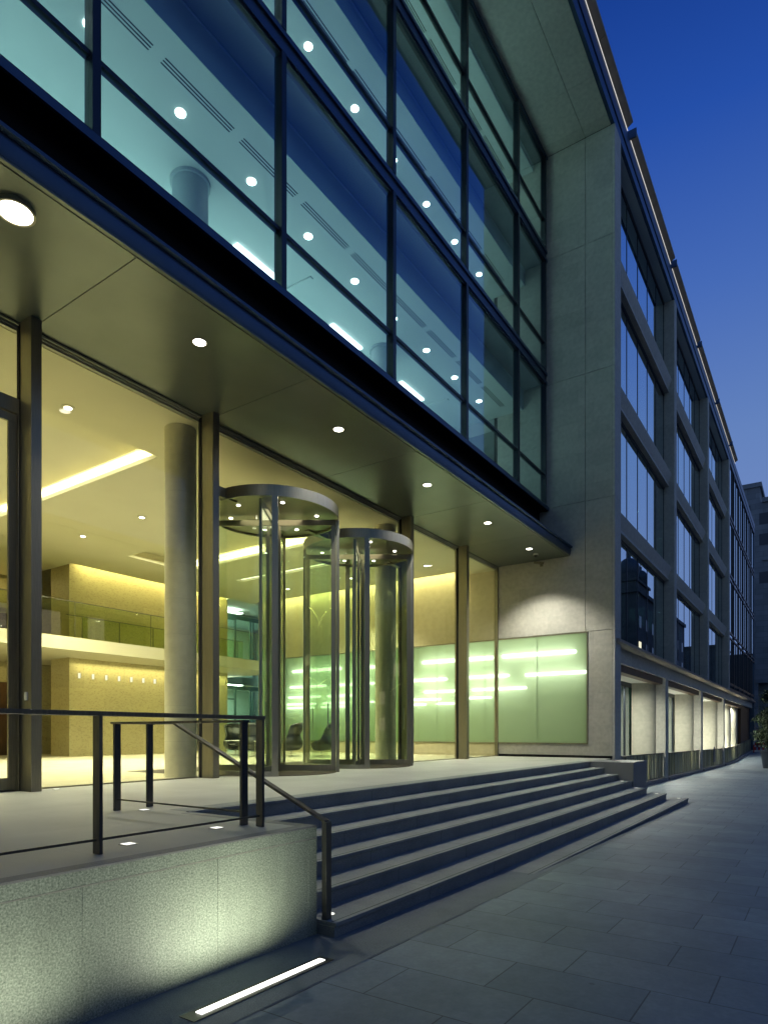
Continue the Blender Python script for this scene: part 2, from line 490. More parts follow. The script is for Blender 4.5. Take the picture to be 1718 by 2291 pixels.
for a, b in zip(xsj, xsj[1:]):
    m.box(a + .0006, b - .0006, 3.50, 3.56, -1.15, -.106)
m.box(4.042, 4.15, 3.50, 3.60, -1.15, -.108)
m.box(4.06, 4.148, 3.60, 5.10, -1.15, -.108)
m.build('side_wall', M['granite'], T, bevel=.003, label='speckled granite side wall lit from below')
m = MB(); m.box(-9, 4.148, 3.4985, 3.60, -.1058, -.1002); m.build('pale_seam', M['stone'], T)  # pale stone strip set proud of the wall to draw the seam line
m = MB(); m.box(-9, 4.05, 3.503, 3.57, -1.2, -.12); m.build('joint_mortar', M['granite_top'], T)
m = MB(); m.box(-9, 4.05, 3.58, 5.0, -1.2, -.12); m.box(-9, 19.7, 5.1, 8.9, -1.2, -.17); m.build('wall_core', M['joint'], T)

ST = thing('entrance_steps', 'flight of seven long granite steps up to the terrace', 'steps', (4.15, 2.9, -1))
for i, (y, xr) in enumerate(zip(NY, NX)):
    z = -i * RISE + (0.002 if i == 0 else 0)
    back = y + .40 if i else 5.40
    m = MB()
    # each tread overhangs its riser by 15 mm with a slim nosing
    m.box(4.152, xr, y, back + .03, z - .035, z)
    m.box(4.152, xr - .004, y + .015, back + .03, z - RISE - (.25 if i == 6 else .02), z - .035)
    so = m.build('step', M['step'], ST, bevel=.004)
    m = MB(); m.box(4.16, xr - .01, y + .048, y + .056, z - .002, z + .0008); m.build('nosing_groove', M['joint'], so)
CB = MB().box(17.352, 18.85, 4.02, 5.3, -1.3, .001)
cb = CB.build('granite_block', M['granite_top'], None, bevel=.006)
setp(cb, 'square granite block closing the far end of the steps', 'block')


def uplight(x, y, z, label, group='small round lights set in the treads', cat='floor light', r=.036, sq=False):
    t = thing('floor_light', label, cat, (x, y, z), group)
    mm = MB()
    if sq:
        mm.box(x - r * 1.25, x + r * 1.25, y - r * 1.25, y + r * 1.25, z + .001, z + .006)
    else:
        mm.cyl(x, y, z + .001, z + .006, r * 1.3, 20)
    mm.build('rim', M['steel'], t)
    mm = MB()
    if sq: mm.box(x - r, x + r, y - r, y + r, z + .006, z + .009)
    else: mm.cyl(x, y, z + .006, z + .009, r, 20)
    mm.build('lens', M['e_spot'], t)
    return t


ordn = ['second', 'third', 'fourth', 'fifth', 'sixth', 'lowest']
for i in range(1, 7):
    uplight(NX[i] - .30, NY[i] + .19, -i * RISE, 'round light at the far end of the %s step' % ordn[i - 1])
uplight(4.33, 3.50, -5 * RISE, 'round light on the lowest tread beside the near handrail post')
for x, y, lb in ((2.70, 3.98, 'square floor light on the terrace beside the near guardrail post'),
                 (3.56, 4.06, 'square floor light on the terrace inside the guardrail corner'),
                 (3.98, 5.60, 'square floor light on the terrace by the top of the stair handrail')):
    uplight(x, y, 0, lb, 'square lights set in the terrace', sq=True)
for x, lb in ((4.75, 'round floor light at the glass line right of the first column'), (5.35, 'round floor light at the glass line midway along the first glass bay')):
    uplight(x, 8.62, 0, lb, 'round lights along the lobby glass')

# ------------------------------------------------------------------ guard rails
G1 = thing('guardrail', 'long bronze guardrail along the street edge of the terrace', 'railing', (3.81, 3.83, 0), 'bronze railings on the terrace')
m = MB(); m.box(-6, 3.845, 3.795, 3.865, .885, .915); m.build('top_rail', M['rail'], G1, bevel=.003)
m = MB(); m.box(-6, 3.81, 3.824, 3.836, .085, .10); m.build('bottom_rail', M['rail'], G1)
for x in (-1.91, -.48, .95, 2.38, 3.82):
    m = MB(); m.box(x - .012, x + .012, 3.792, 3.868, .002, .885); m.build('post', M['rail'], G1, bevel=.002)
G2 = thing('guardrail', 'short bronze guardrail turning back from the street to the stair top', 'railing', (3.81, 4.9, 0), 'bronze railings on the terrace')
m = MB(); m.box(3.775, 3.845, 3.98, 5.86, .862, .884)
m.box(3.845, 4.235, 5.79, 5.86, .862, .884); m.build('top_rail', M['rail'], G2, bevel=.003)
m = MB(); m.box(3.804, 3.816, 4.0, 5.84, .105, .12); m.build('bottom_rail', M['rail'], G2)
for x, y in ((3.81, 4.01), (3.81, 5.80), (4.20, 5.82)):
    m = MB(); m.box(x - .035, x + .035, y - .014, y + .014, .002, .862); m.build('post', M['rail'], G2, bevel=.002)
G3 = thing('stair_handrail', 'sloping bronze handrail down the near side of the steps ending in a tall post', 'handrail', (4.2, 3.45, -.9))
m = MB()
m.box(4.236, 4.245, 5.79, 5.84, .858, .884)
m.box(4.175, 4.235, 5.40, 5.785, .862, .884)
m.bar((4.205, 5.41, .873), (4.205, 3.44, .030), .06, .024)
m.build('top_rail', M['rail'], G3, bevel=.003)
m = MB(); m.box(4.170, 4.240, 3.415, 3.465, zg(4.2) + .006, .030); m.build('post', M['rail'], G3, bevel=.003)
m = MB(); m.box(4.155, 4.255, 3.40, 3.48, zg(4.2) + .005, zg(4.2) + .017); m.build('foot_plate', M['rail'], G3)


# ------------------------------------------------------------------ recessed ground strip lights
def ground_strip(x0, x1, lb, pw=11):
    zz = zg((x0 + x1) / 2)
    t = thing('ground_strip_light', lb, 'light strip', ((x0 + x1) / 2, 3.05, zz), 'light strips set in the pavement')
    m = MB()
    z0, z1 = zg(x0), zg(x1)
    m.hexa([(x0 - .09, 2.985, z0), (x1 + .05, 2.985, z1), (x1 + .05, 3.115, z1), (x0 - .09, 3.115, z0)],
           [(x0 - .09, 2.985, z0 + .010), (x1 + .05, 2.985, z1 + .010), (x1 + .05, 3.115, z1 + .010), (x0 - .09, 3.115, z0 + .010)])
    m.build('frame', M['rail'], t)
    m = MB()
    m.hexa([(x0, 3.026, z0 + .010), (x1, 3.026, z1 + .010), (x1, 3.079, z1 + .010), (x0, 3.079, z0 + .010)],
           [(x0, 3.026, z0 + .014), (x1, 3.026, z1 + .014), (x1, 3.079, z1 + .014), (x0, 3.079, z0 + .014)])
    m.build('diffuser', M['e_ground'], t)
    l = area('strip_light', ((x0 + x1) / 2, 3.06, zz + .03), (x1 - x0) * .8, pw, (0.96, 1.0, 0.78), rot=(180 - 20, 0, 0), size_y=.05, spread=145)
    return t


ground_strip(2.54, 3.68, 'glowing white strip light set in the paving below the granite wall')
ground_strip(.92, 2.06, 'strip light in the paving below the granite wall, further left than the visible one', 5.5)

# ------------------------------------------------------------------ the office building
B = thing('office_building', 'stone and glass office building with a lit double-height lobby and blue glass bays', 'building', (0, 0, 0))
XW = 19.65
# return wall (faces the camera): stone panels with open joints on a dark backing
pan = MB()
zj = [0.07, 3.85, 7.82, 11.70, 15.63, 18.88]
WY0, WY1, WZ0, WZ1 = 5.90, 18.45, .455, 3.81      # frosted screen opening
g_ = .006
for k in range(5):
    z0, z1 = zj[k] + g_, zj[k + 1] - g_
    if k == 0:
        pan.box(XW, XW + .12, 5.155, WY0 - .03, z0, z1)
        pan.box(XW, XW + .12, WY0 - .03, 8.84, z0, WZ0 - .03)
        pan.box(XW, XW + .12, WY0 - .03, 8.84, WZ1 + .03, z1)
    else:
        pan.box(XW, XW + .12, 5.155, 5.95 - g_, z0, z1)
        pan.box(XW, XW + .12, 5.95 + g_, 8.84, z0, z1)
pan.build('stone_wall', M['stone'], B, bevel=.003)
m = MB(); m.box(XW + .10, XW + .14, 5.17, WY0 - .06, .0, 18.9); m.box(XW + .10, XW + .14, WY0 - .06, 9.0, WZ1 + .05, 18.9)
m.box(XW + .10, XW + .14, WY0 - .06, 9.0, 0, WZ0 - .05); m.box(XW + .03, XW + .3, 5.2, 8.9, -1.2, .07)
m.build('joint_backing', M['joint'], B)
# lobby part of the same wall, warm inside
m = MB()
m.box(XW, XW + .12, 8.95, WY1 + .03, 0, WZ0 - .03)
m.box(XW, XW + .12, 8.95, WY1 + .03, WZ1 + .03, 6.60)
m.box(XW, XW + .12, WY1 + .03, 19.8, 0, 6.60)
m.box(XW + .12, XW + 3, 19.68, 19.8, 0, 6.6)
m.build('lobby_side_wall', M['lobby_wall'], B)

# corner pier front
m = MB()
for k in range(5):
    m.box(XW + .004, 20.35, 5.08, 5.152, zj[k] + g_ if k else -1.3, zj[k + 1] - g_)
m.box(XW + .14, 20.35, 5.152, 6.0, -1.3, 18.88)
m.build('corner_pier', M['stone_front'], B)

# frosted screen with tubes behind
FS = MB()
for y0, y1, z0, z1 in ((WY0 - .03, WY1 + .03, WZ1, WZ1 + .035), (WY0 - .03, WY1 + .03, WZ0 - .035, WZ0), (WY0 - .03, WY0 + .01, WZ0, WZ1), (WY1 - .01, WY1 + .03, WZ0, WZ1)):
    FS.box(XW - .022, XW + .04, y0, y1, z0, z1)
fs = FS.build('frosted_screen', M['bronze'], B, bevel=.002)
mf = bpy.data.materials.new('frosted_glass'); mf.use_nodes = True
n = mf.node_tree.nodes; l = mf.node_tree.links; n.clear()
o = n.new('ShaderNodeOutputMaterial'); mx = n.new('ShaderNodeMixShader'); mx2 = n.new('ShaderNodeMixShader'); mx3 = n.new('ShaderNodeMixShader')
tr = n.new('ShaderNodeBsdfTransparent'); tr.inputs[0].default_value = (.9, 1, .85, 1)
tl = n.new('ShaderNodeBsdfTranslucent'); tl.inputs[0].default_value = (.58, .70, .49, 1)
df = n.new('ShaderNodeBsdfDiffuse'); df.inputs[0].default_value = (.28, .42, .25, 1)
gl = n.new('ShaderNodeBsdfGlossy'); gl.inputs['Roughness'].default_value = .12
mx.inputs[0].default_value = .35; l.new(tl.outputs[0], mx.inputs[1]); l.new(df.outputs[0], mx.inputs[2])
mx2.inputs[0].default_value = .30; l.new(mx.outputs[0], mx2.inputs[1]); l.new(tr.outputs[0], mx2.inputs[2])
mx3.inputs[0].default_value = .04; l.new(mx2.outputs[0], mx3.inputs[1]); l.new(gl.outputs[0], mx3.inputs[2])
l.new(mx3.outputs[0], o.inputs[0])
ys = [WY0 + .01, 7.48, 9.30, 11.12, 12.94, 14.76, 16.58, WY1 - .01]
for a, b in zip(ys, ys[1:]):
    m = MB(); m.add([(XW + .012, a, WZ0), (XW + .012, b, WZ0), (XW + .012, b, WZ1), (XW + .012, a, WZ1)], [(0, 1, 2, 3)])
    m.build('glass_panel', mf, fs)
m = MB(); m.box(XW + .50, XW + .52, WY0 - .1, WY1 + .1, WZ0 - .1, WZ1 + .1)
m.box(XW + .14, XW + .50, WY0 - .1, WY1 + .1, WZ0 - .12, WZ0 - .1); m.box(XW + .14, XW + .50, WY0 - .1, WY1 + .1, WZ1 + .1, WZ1 + .12)
mlb = mat('added_box_lining', (.56, .60, .46), .8)
m.build('added_light_box', mlb, fs)  # shallow box added in place of the deep tube-lit room behind the screen
area('screen_light', (XW + .48, (WY0 + WY1) / 2, (WZ0 + WZ1) / 2), 3.3, 29, (1, .96, .72), rot=(0, 90, 0), size_y=12.5)  # added lamp that gives the frosted glass an even glow
for y in ys[1:-1]:
    m = MB(); m.box(XW + .014, XW + .03, y - .006, y + .006, WZ0, WZ1); m.build('panel_joint', M['rail'], fs)


def ray(x, y):
    a = (x - 859) / 1441.8; b = (1639 - y) / 1441.8
    c, s = math.cos(R(TH)), math.sin(R(TH))
    return c + a * s, s - a * c, b


XT = XW + .16
tubes = [((1127, 1470), (1285, 1457)), ((1178, 1511), (1312, 1503)), ((1059, 1545), (1176, 1538)), ((948, 1483), (1101, 1472)),
         ((925, 1524), (998, 1519)), ((1049, 1517), (1136, 1511)), ((951, 1549), (1046, 1545)), ((925, 1567), (985, 1564)),
         ((1049, 1563), (1098, 1560)), ((978, 1576), (1025, 1573)), ((925, 1578), (952, 1576)),
         ((657, 1505), (762, 1494)), ((651, 1540), (728, 1533)), ((647, 1563), (716, 1557)), ((644, 1578), (706, 1574)), ((644, 1586), (702, 1583)),
         ((762, 1534), (836, 1528)), ((734, 1559), (812, 1554)), ((724, 1575), (782, 1571)), ((720, 1583), (776, 1580)), ((795, 1498), (838, 1490)),
         ((813, 1572), (836, 1570))]
for p, q in tubes:
    a, b, c = ray(*p); t0 = XT / a
    d, e, f = ray(*q); t1 = XT / d
    P0 = Vector((XT, b * t0, .78 + c * t0)); P1 = Vector((XT, e * t1, .78 + f * t1))
    zm = (P0.z + P1.z) / 2; P0.z = P1.z = zm
    r = .024 + .040 * max(0, (zm - .9)) / 2.3
    m = MB(); m.rod(P0, P1, r, 10); m.ball(P0, r, 10, 6); m.ball(P1, r, 10, 6); m.build('tube_lamp', M['e_tube'], fs)

# columns in front of the glass
for x in (1.25, 4.36, 7.39, 13.74, 16.82):
    m = MB()
    m.box(x, x + .14, 8.52, 8.86, .0, 6.222)
    c = m.build('steel_column', M['bronze'], B, bevel=.004)
    m = MB(); m.box(x + .03, x + .145, 8.865, 8.93, 0, 6.2); m.build('glazing_bar', M['bronze'], c)
    m = MB(); m.box(x - .012, x + .002, 8.80, 8.865, 0, 6.2); m.build('shadow_gap', M['joint'], c)
m = MB(); m.box(4.34, 4.359, 8.60, 8.66, 1.20, 1.31); m.build('notice', M['white'], B)
m = MB(); m.box(XW - .05, XW - .004, 8.80, 8.86, 0, 6.2); m.box(XW - .03, XW - .002, 8.86, 8.93, 0, 6.2); m.build('glazing_bar', M['bronze'], B)
# glazing head and sill
m = MB(); m.box(-6, XW, 8.84, 8.865, 6.165, 6.20); m.box(-6, XW, 8.80, 8.825, 6.185, 6.213); m.box(-6, XW, 8.868, 8.96, 6.13, 6.245)
m.build('glazing_head', mat('head_trim', (.34, .33, .25), .5), B)
m = MB(); m.box(-6, 8.05, 8.865, 8.895, -.01, .02); m.box(13.3, XW, 8.865, 8.895, -.01, .02); m.build('glazing_sill', M['bronze'], B)
# panes
for a, b, z0 in ((-6, 1.25, 0.02), (1.40, 4.36, 5.15), (4.52, 7.39, .02), (7.55, 13.74, 5.16), (13.9, 16.82, .02), (16.98, XW - .03, .02)):
    m = MB(); m.box(a, b, 8.875, 8.885, z0, 6.14); m.build('lobby_pane', M['glass'], B)
# glass beside the revolving doors
for a, b in ((7.55, 8.02), (10.38, 10.90), (13.32, 13.74)):
    m = MB(); m.box(a, b, 8.875, 8.885, .02, 4.98); m.build('side_pane', M['glass'], B)
m = MB()
for a, b in ((7.53, 8.2), (10.2, 10.95), (13.2, 13.74)):
    m.box(a, b, 8.80, 8.93, 4.96, 5.14)
m.build('door_head', M['bronze'], B, bevel=.003)
# side door left of the first column
D = thing('glass_door', 'tall bronze framed glass door at the left edge beside the first column', 'door', (3.0, 8.87, 0))
m = MB(); m.box(1.40, 4.355, 8.80, 8.92, 5.0, 5.20); m.box(4.335, 4.357, 8.80, 8.89, 0, 5.0); m.box(1.40, 1.55, 8.79, 8.92, 0, 5.0)
m.build('frame', M['bronze'], D, bevel=.004)
m = MB(); m.box(2.86, 4.33, 8.83, 8.87, .02, .18); m.box(2.86, 4.33, 8.83, 8.87, 4.88, 4.99); m.box(4.225, 4.33, 8.83, 8.87, .18, 4.88); m.box(2.86, 2.96, 8.83, 8.87, .18, 4.88)
m.build('door_leaf', M['bronze'], D, bevel=.003)
m = MB(); m.box(1.56, 2.85, 8.82, 8.87, .02, .22); m.box(1.56, 2.85, 8.82, 8.87, 4.84, 4.99); m.box(2.75, 2.85, 8.82, 8.87, .22, 4.84); m.box(1.56, 1.66, 8.82, 8.87, .22, 4.84)
m.build('door_leaf', M['bronze'], D, bevel=.003)
m = MB(); m.box(2.96, 4.225, 8.845, 8.855, .18, 4.88); m.box(1.66, 2.75, 8.84, 8.85, .22, 4.84); m.build('door_pane', M['glass'], D)

# lobby shell
m = MB(); m.box(-6, XW, 8.895, 26, -.10, .0); m.build('lobby_floor', M['floor'], B)
ZC = 6.18
# ceiling cut around two long coffers, a slot light and a slot along the side wall and the back wall
m = MB()
m.box(-6, XW - .0, 8.93, 9.95, ZC - .06, ZC + .3)                 # perimeter bulkhead
cof = [(-.7, 1.5, 10.75, 17.6), (5.6, 7.95, 10.75, 17.6), (11.9, 14.1, 10.75, 17.6)]
xcuts = [-6, -.7, 1.5, 5.6, 7.95, 11.9, 14.1, 15.95, 16.25, 19.30]
for a, b in zip(xcuts, xcuts[1:]):
    is_c = any(abs(a - c[0]) < .01 for c in cof)
    if is_c:
        m.box(a, b, 9.951, 10.75, ZC, ZC + .08); m.box(a, b, 17.6, 19.8, ZC, ZC + .08)
    elif abs(a - 15.95) < .01:
        m.box(a, b, 9.951, 12.9, ZC, ZC + .08); m.box(a, b, 17.2, 19.8, ZC, ZC + .08)
    else:
        m.box(a, b, 9.951, 19.8, ZC, ZC + .08)
m.box(-6, 11.4, 19.8, 26, ZC, ZC + .08)
m.build('lobby_ceiling', M['ceiling'], B)
m = MB(); m.box(-6, XW + .12, 9.0, 26, ZC + .62, ZC + .7); m.box(-6.1, -6, 8.9, 26, 0, 7); m.build('ceiling_void', M['ceiling'], B)
for a, b, c, d in cof:
    m = MB()
    m.box(a - .30, b + .30, c - .2, d + .2, ZC + .34, ZC + .37)
    m.box(a - .33, a - .30, c - .2, d + .2, ZC + .081, ZC + .37); m.box(b + .30, b + .33, c - .2, d + .2, ZC + .081, ZC + .37)
    m.box(a - .30, b + .30, c - .23, c - .2, ZC + .081, ZC + .37); m.box(a - .30, b + .30, d + .2, d + .23, ZC + .081, ZC + .37)
    cf = m.build('coffer', M['ceiling'], B)
    area('cove_light', (b + .14, (c + d) / 2, ZC + .11), .08, 95, (1.0, .95, .56), rot=(0, 232, 0), size_y=d - c, spread=160)
    area('cove_light', (a - .14, (c + d) / 2, ZC + .11), .08, 34, (1.0, .95, .52), rot=(0, 155, 0), size_y=d - c, spread=160)
    area('coffer_light', ((a + b) / 2, (c + d) / 2, ZC + .31), b - a - .3, 430, (1.0, .96, .65), rot=(0, 0, 0), size_y=d - c - .4, spread=120)
m = MB(); m.box(15.98, 16.22, 12.95, 17.15, ZC + .06, ZC + .07); m.build('slot_lamp', M['e_cove'], B)
# perimeter slot wash on side wall and back wall
area('wall_wash', (19.47, 14.2, ZC + .25), .14, 130, (1.0, .92, .42), rot=(0, -6, 0), size_y=10.5, spread=110)
area('wall_wash', (14.9, 19.92, ZC + .30), 6.4, 130, (1.0, .88, .38), rot=(0, 0, 0), size_y=.1, spread=120)
# core wall at the back
m = MB(); m.box(11.5, 18.2, 20.10, 21.2, 0, 6.7); cw = m.build('core_wall', M['travertine'], B)
for i in range(8):
    x = 11.80 + .48 * i
    m = MB(); m.box(x, x + .05, 20.045, 20.098, 2.55, 2.72); m.build('reflected_tick', M['e_mark'], cw)  # small glowing blocks put in for reflected lights, not wall fittings
# back wall with dark doors further left
m = MB(); m.box(-6, 16, 23.2, 23.3, 0, 6.9); m.build('back_wall', M['travertine'], B)
for x in (5.9, 8.6, 11.0 - .4):
    m = MB(); m.box(x - .95, x + .75, 23.1, 23.2, 0, 2.5); m.build('wooden_door', M['wood'], B)
m = MB(); m.box(-6, 11.45, 22.3, 23.1, 4.9, 5.05); m.build('shelf_soffit', M['ceiling'], B)
m = MB(); m.box(8.0, 11.4, 23.05, 23.18, 3.9, 4.85); m.build('upper_opening', M['wood'], B)
area('back_wash', (4.0, 22.7, 6.1), 14, 110, (1.0, .86, .38), size_y=.15)
area('back_wash', (4.0, 22.6, 3.1), 14, 85, (1.0, .86, .38), size_y=.15)
# mezzanine
m = MB(); m.box(-6, 19.6, 18.2, 23.1, 3.20, 3.58); mz = m.build('mezzanine', mat('mezzanine_paint', (.50, .47, .34), .7), B)
area('mezzanine_wash', (14.9, 19.85, 3.17), 6.6, 75, (1.0, .90, .44), rot=(0, 0, 0), size_y=.12, spread=140)
BL = MB()
xx = -5.0
while xx < 19.3:
    BL.box(xx + .008, min(xx + 2.6, 19.5) - .008, 18.215, 18.227, 3.50, 4.62); xx += 2.6
bl = BL.build('glass_balustrade', M['balus'], B)
m = MB(); m.box(-5, 19.5, 18.205, 18.237, 4.62, 4.64)
xx = -5.0
while xx < 19.3:
    m.box(xx - .006, xx + .006, 18.213, 18.229, 3.5, 4.62); xx += 2.6
m.build('top_rail', M['rail'], bl)
BL = MB(); BL.box(11.4, 18.2, 19.2, 19.21, 3.58, 4.40); b2 = BL.build('glass_balustrade', M['balus'], B)
m = MB(); m.box(10.9, 18.2, 19.19, 19.22, 4.40, 4.42)
for q in range(6): m.box(11.4 + 1.3 * q, 11.41 + 1.3 * q, 19.19, 19.22, 3.58, 4.40)
m.build('top_rail', M['rail'], b2)
m = MB(); m.box(15.9, 24.6, 25.9, 26, 0, 7); m.box(24.5, 24.6, 19.7, 26, 0, 7); m.box(18.1, 24.6, 19.805, 26, 6.2, 6.3); m.build('rear_wall', M['office_white'], B)
m = MB(); m.box(19.652, 24.6, 19.81, 26, -.1, 0); m.build('rear_floor', M['floor'], B)
# cyan lit glazed rooms beyond, upper and lower
for z0, z1 in ((0, 2.9), (3.6, 6.1)):
    m = MB()
    m.box(18.2, 24, 24.6, 24.7, z0, z1)
    m.box(16, 24, 22.02, 24.6, z1, z1 + .05)
    rm = m.build('side_room', M['office_white'], B)
    m = MB()
    for x in (17.9, 18.85, 19.35, 20.35, 21.3, 21.45, 22.3):
        m.box(x, x + .09, 22.0, 22.06, z0, z1 - .1)
    m.box(17.9, 23, 21.99, 22.05, z1 - .18, z1)
    m.box(19.36, 20.36, 21.98, 22.04, z0 + 2.25, z0 + 2.32)
    m.build('door_frame', mat('green_frame', (.08, .16, .13), .4), rm)
    m = MB(); m.box(17.9, 23, 22.025, 22.035, z0, z1 - .18); m.build('glass_front', M['glass'], rm)
    m = MB(); m.box(19.2, 20.1, 21.2, 21.5, z1 - .06, z1 - .03); m.build('ceiling_lamp', M['e_cool'], rm)
    area('side_room_light', (20.6, 23.3, z1 - .1), 2.5, 110, (.60, 1, .86), size_y=1.5)

# lobby round columns
for x in (.93, 7.39, 13.85):
    m = MB(); m.cyl(x, 9.36, 0, ZC - .06, .27, 48)
    m2 = M['lobby_col'] if 'lobby_col' in M else M.setdefault('lobby_col', add_joints(mat('column_stone', (.60, .57, .42), .6, c2=(.66, .63, .47), scale=7), 20, .62, .004, dark=.86, swap='xz', var=.03, off=0, bump=0.05))
    m.build('round_column', m2, B)
# lobby downlights
for x, y in ((5.9, 10.35), (10.0, 10.45), (18.0, 10.6), (9.95, 14.1), (10.0, 16.8), (18.0, 13.6), (18.0, 16.6), (14.95, 11.4), (9.9, 12.2), (4.2, 14.2), (4.2, 17.0)):
    m = MB(); m.cyl(x, y, ZC - .012, ZC - .002, .11, 20); dl = m.build('lobby_downlight', M['ceiling'], B)
    m = MB(); m.cyl(x, y, ZC - .016, ZC - .012, .06, 16); m.build('lens', M['e_warm'], dl)
for x, y in ((10, 13.4), (17.6, 13.6), (3.4, 13), (10, 16.9)):
    area('lobby_fill', (x, y, ZC - .03), .5, 270, (1.0, .96, .65), size_y=.5, spread=110)  # fill lamps added to brighten the lobby, apart from its small downlights

# entrance mats
m = MB(); m.box(7.75, 13.7, 10.30, 11.45, .001, .006); o = m.build('entrance_mat', M['mat']); setp(o, 'dark brown entrance mat on the lobby floor behind the revolving doors', 'mat')

# ------------------------------------------------------------------ canopy
SZ = 6.22
YG, YO = 8.83, 6.46
cps = [-6, -1.74, 1.39, 4.51, 7.54, 10.66, 13.88, 16.97, XW - .004]
m = MB()
for a, b in zip(cps, cps[1:]):
    m.box(a + .006, b - .006, YO + .03, YG - .03, SZ, SZ + .05)
cn = m.build('canopy', M['soffit'], B)
m = MB(); m.box(-6, XW, YO + .0, YG + .02, SZ + .03, SZ + .30); m.box(-6, XW, YG + .02, 9.0, SZ + .03, SZ + .30); m.build('joint_backing', M['joint'], cn)
m = MB()
m.prism_x([(YO + .012, SZ), (YO - .035, SZ + .004), (YO - .035, SZ + .03), (YO + .012, SZ + .03)], -6, XW - .002)
m.build('edge_trim', M['soffit'], cn)
m = MB()
m.prism_x([(YO - .040, SZ + .03), (YO - .075, SZ + .17), (YO - .060, SZ + .23), (YO - .115, SZ + .245), (YO - .115, SZ + .285), (YO + .5, SZ + .34), (YO + .5, SZ + .03)], -6, XW - .002)
m.build('edge_channel', M['fascia'], cn)
m = MB(); m.box(-6, XW, 7.40, 7.6, SZ + .30, 7.75); m.box(-6, XW, 7.12, 7.6, 7.735, 7.76); m.build('black_fascia', M['black'], B)

for i, (x, lb) in enumerate(((5.98, 'round downlight in the canopy between the first and second columns'), (9.1, 'round downlight in the canopy in front of the nearer revolving door'),
                             (12.24, 'round downlight in the canopy in front of the farther revolving door'), (15.34, 'round downlight in the canopy above the two far columns'),
                             (18.2, 'round downlight in the canopy nearest the stone wall'))):
    t = thing('canopy_downlight', lb, 'downlight', (x, 7.17, SZ), 'round downlights in the canopy')
    m = MB(); m.sector(x, 7.17, .088, .108, 0, 360, SZ - .006, SZ, 28); m.build('rim', M['steel'], t)
    m = MB(); m.cyl(x, 7.17, SZ - .003, SZ - .001, .087, 28); m.build('lens', M['e_warm'], t)
    spot('downlight_beam', (x, 7.17, SZ - .02), 430 if i != 4 else 820, (1.0, .98, .86), ang=104 if i != 4 else 112, blend=.8 if i != 4 else .6, r=.06)
t = thing('canopy_downlight', 'big glowing disc added under the canopy at the left edge for a flare', 'downlight', (3.38, 6.92, SZ), 'round downlights in the canopy')  # glowing disc added to imitate a flare, no real fitting
m = MB(); m.sector(3.38, 6.92, .165, .19, 0, 360, SZ - .05, SZ, 28); m.build('rim', M['steel'], t)
m = MB(); m.ball((3.38, 6.92, SZ - .015), .165, 24, 12, .35); m.build('lens', M['e_warm'], t)
spot('downlight_beam', (3.38, 6.92, SZ - .12), 60, (1.0, .98, .9), ang=118, blend=.7, r=.1)  # added lamp under the flare disc

# security cameras
t = thing('security_camera', 'small dome security camera under the far end of the canopy', 'camera', (18.8, 7.2, SZ))
m = MB(); m.cyl(18.8, 7.2, SZ - .05, SZ - .001, .075, 20); m.build('base', M['white'], t)
m = MB(); m.ball((18.8, 7.2, SZ - .05), .06, 16, 8); m.build('dome', M['leather'], t)
t = thing('security_camera', 'small bracket camera on the stone wall just below the canopy', 'camera', (XW - .1, 7.35, 6.05))
m = MB(); m.box(XW - .02, XW - .002, 7.28, 7.38, 6.02, 6.12); m.bar((XW - .02, 7.33, 6.07), (XW - .16, 7.33, 6.10), .03, .03); m.build('bracket', M['bronze'], t)
m = MB(); m.bar((XW - .14, 7.22, 6.09), (XW - .14, 7.52, 6.15), .07, .07); m.build('camera_body', M['bronze'], t)

# ------------------------------------------------------------------ revolving doors
RD = thing('revolving_door', 'nearer of two tall steel and glass revolving doors, beside the second column', 'revolving door', (9.2, 8.86, 0), 'pair of revolving doors')
cx, cy, Rr = 9.2, 8.86, 1.27
m = MB(); m.sector(cx, cy, Rr - .03, Rr, 0, 360, 4.95, 5.15, 72); m.build('canopy_ring', M['steel'], RD)
m = MB(); m.cyl(cx, cy, 4.99, 5.10, Rr - .032, 64); cd = m.build('canopy_disc', M['bronze'], RD)
for a in (10, 60, 120, 175, 235, 300):
    q = (cx + .85 * math.cos(R(a)), cy + .85 * math.sin(R(a)))
    m = MB(); m.cyl(q[0], q[1], 4.982, 4.99, .035, 14); m.build('spotlight', M['e_warm'], cd)
for a0, a1 in ((-132, -224), (-49, 47)):
    m = MB(); m.sector(cx, cy, Rr - .022, Rr - .008, a0, a1, .06, 4.95, 28); gw = m.build('curved_wall', M['door_glass'], RD)
    m = MB(); m.sector(cx, cy, Rr - .03, Rr, a0, a1, .0, .09, 28); m.build('base_rail', M['steel'], gw)
for a in (-135, -51, 49, 137):
    q = (cx + (Rr - .02) * math.cos(R(a)), cy + (Rr - .02) * math.sin(R(a)))
    d = (math.cos(R(a)), math.sin(R(a)))
    m = MB(); m.bar((q[0] - d[0] * .025, q[1] - d[1] * .025, 2.475), (q[0] + d[0] * .03, q[1] + d[1] * .03, 2.475), .11, 4.95)
    m.build('post', M['steel'], RD, bevel=.003)
m = MB(); m.rod((cx, cy, .02), (cx, cy, 4.99), .035, 16); m.build('centre_shaft', M['steel'], RD)
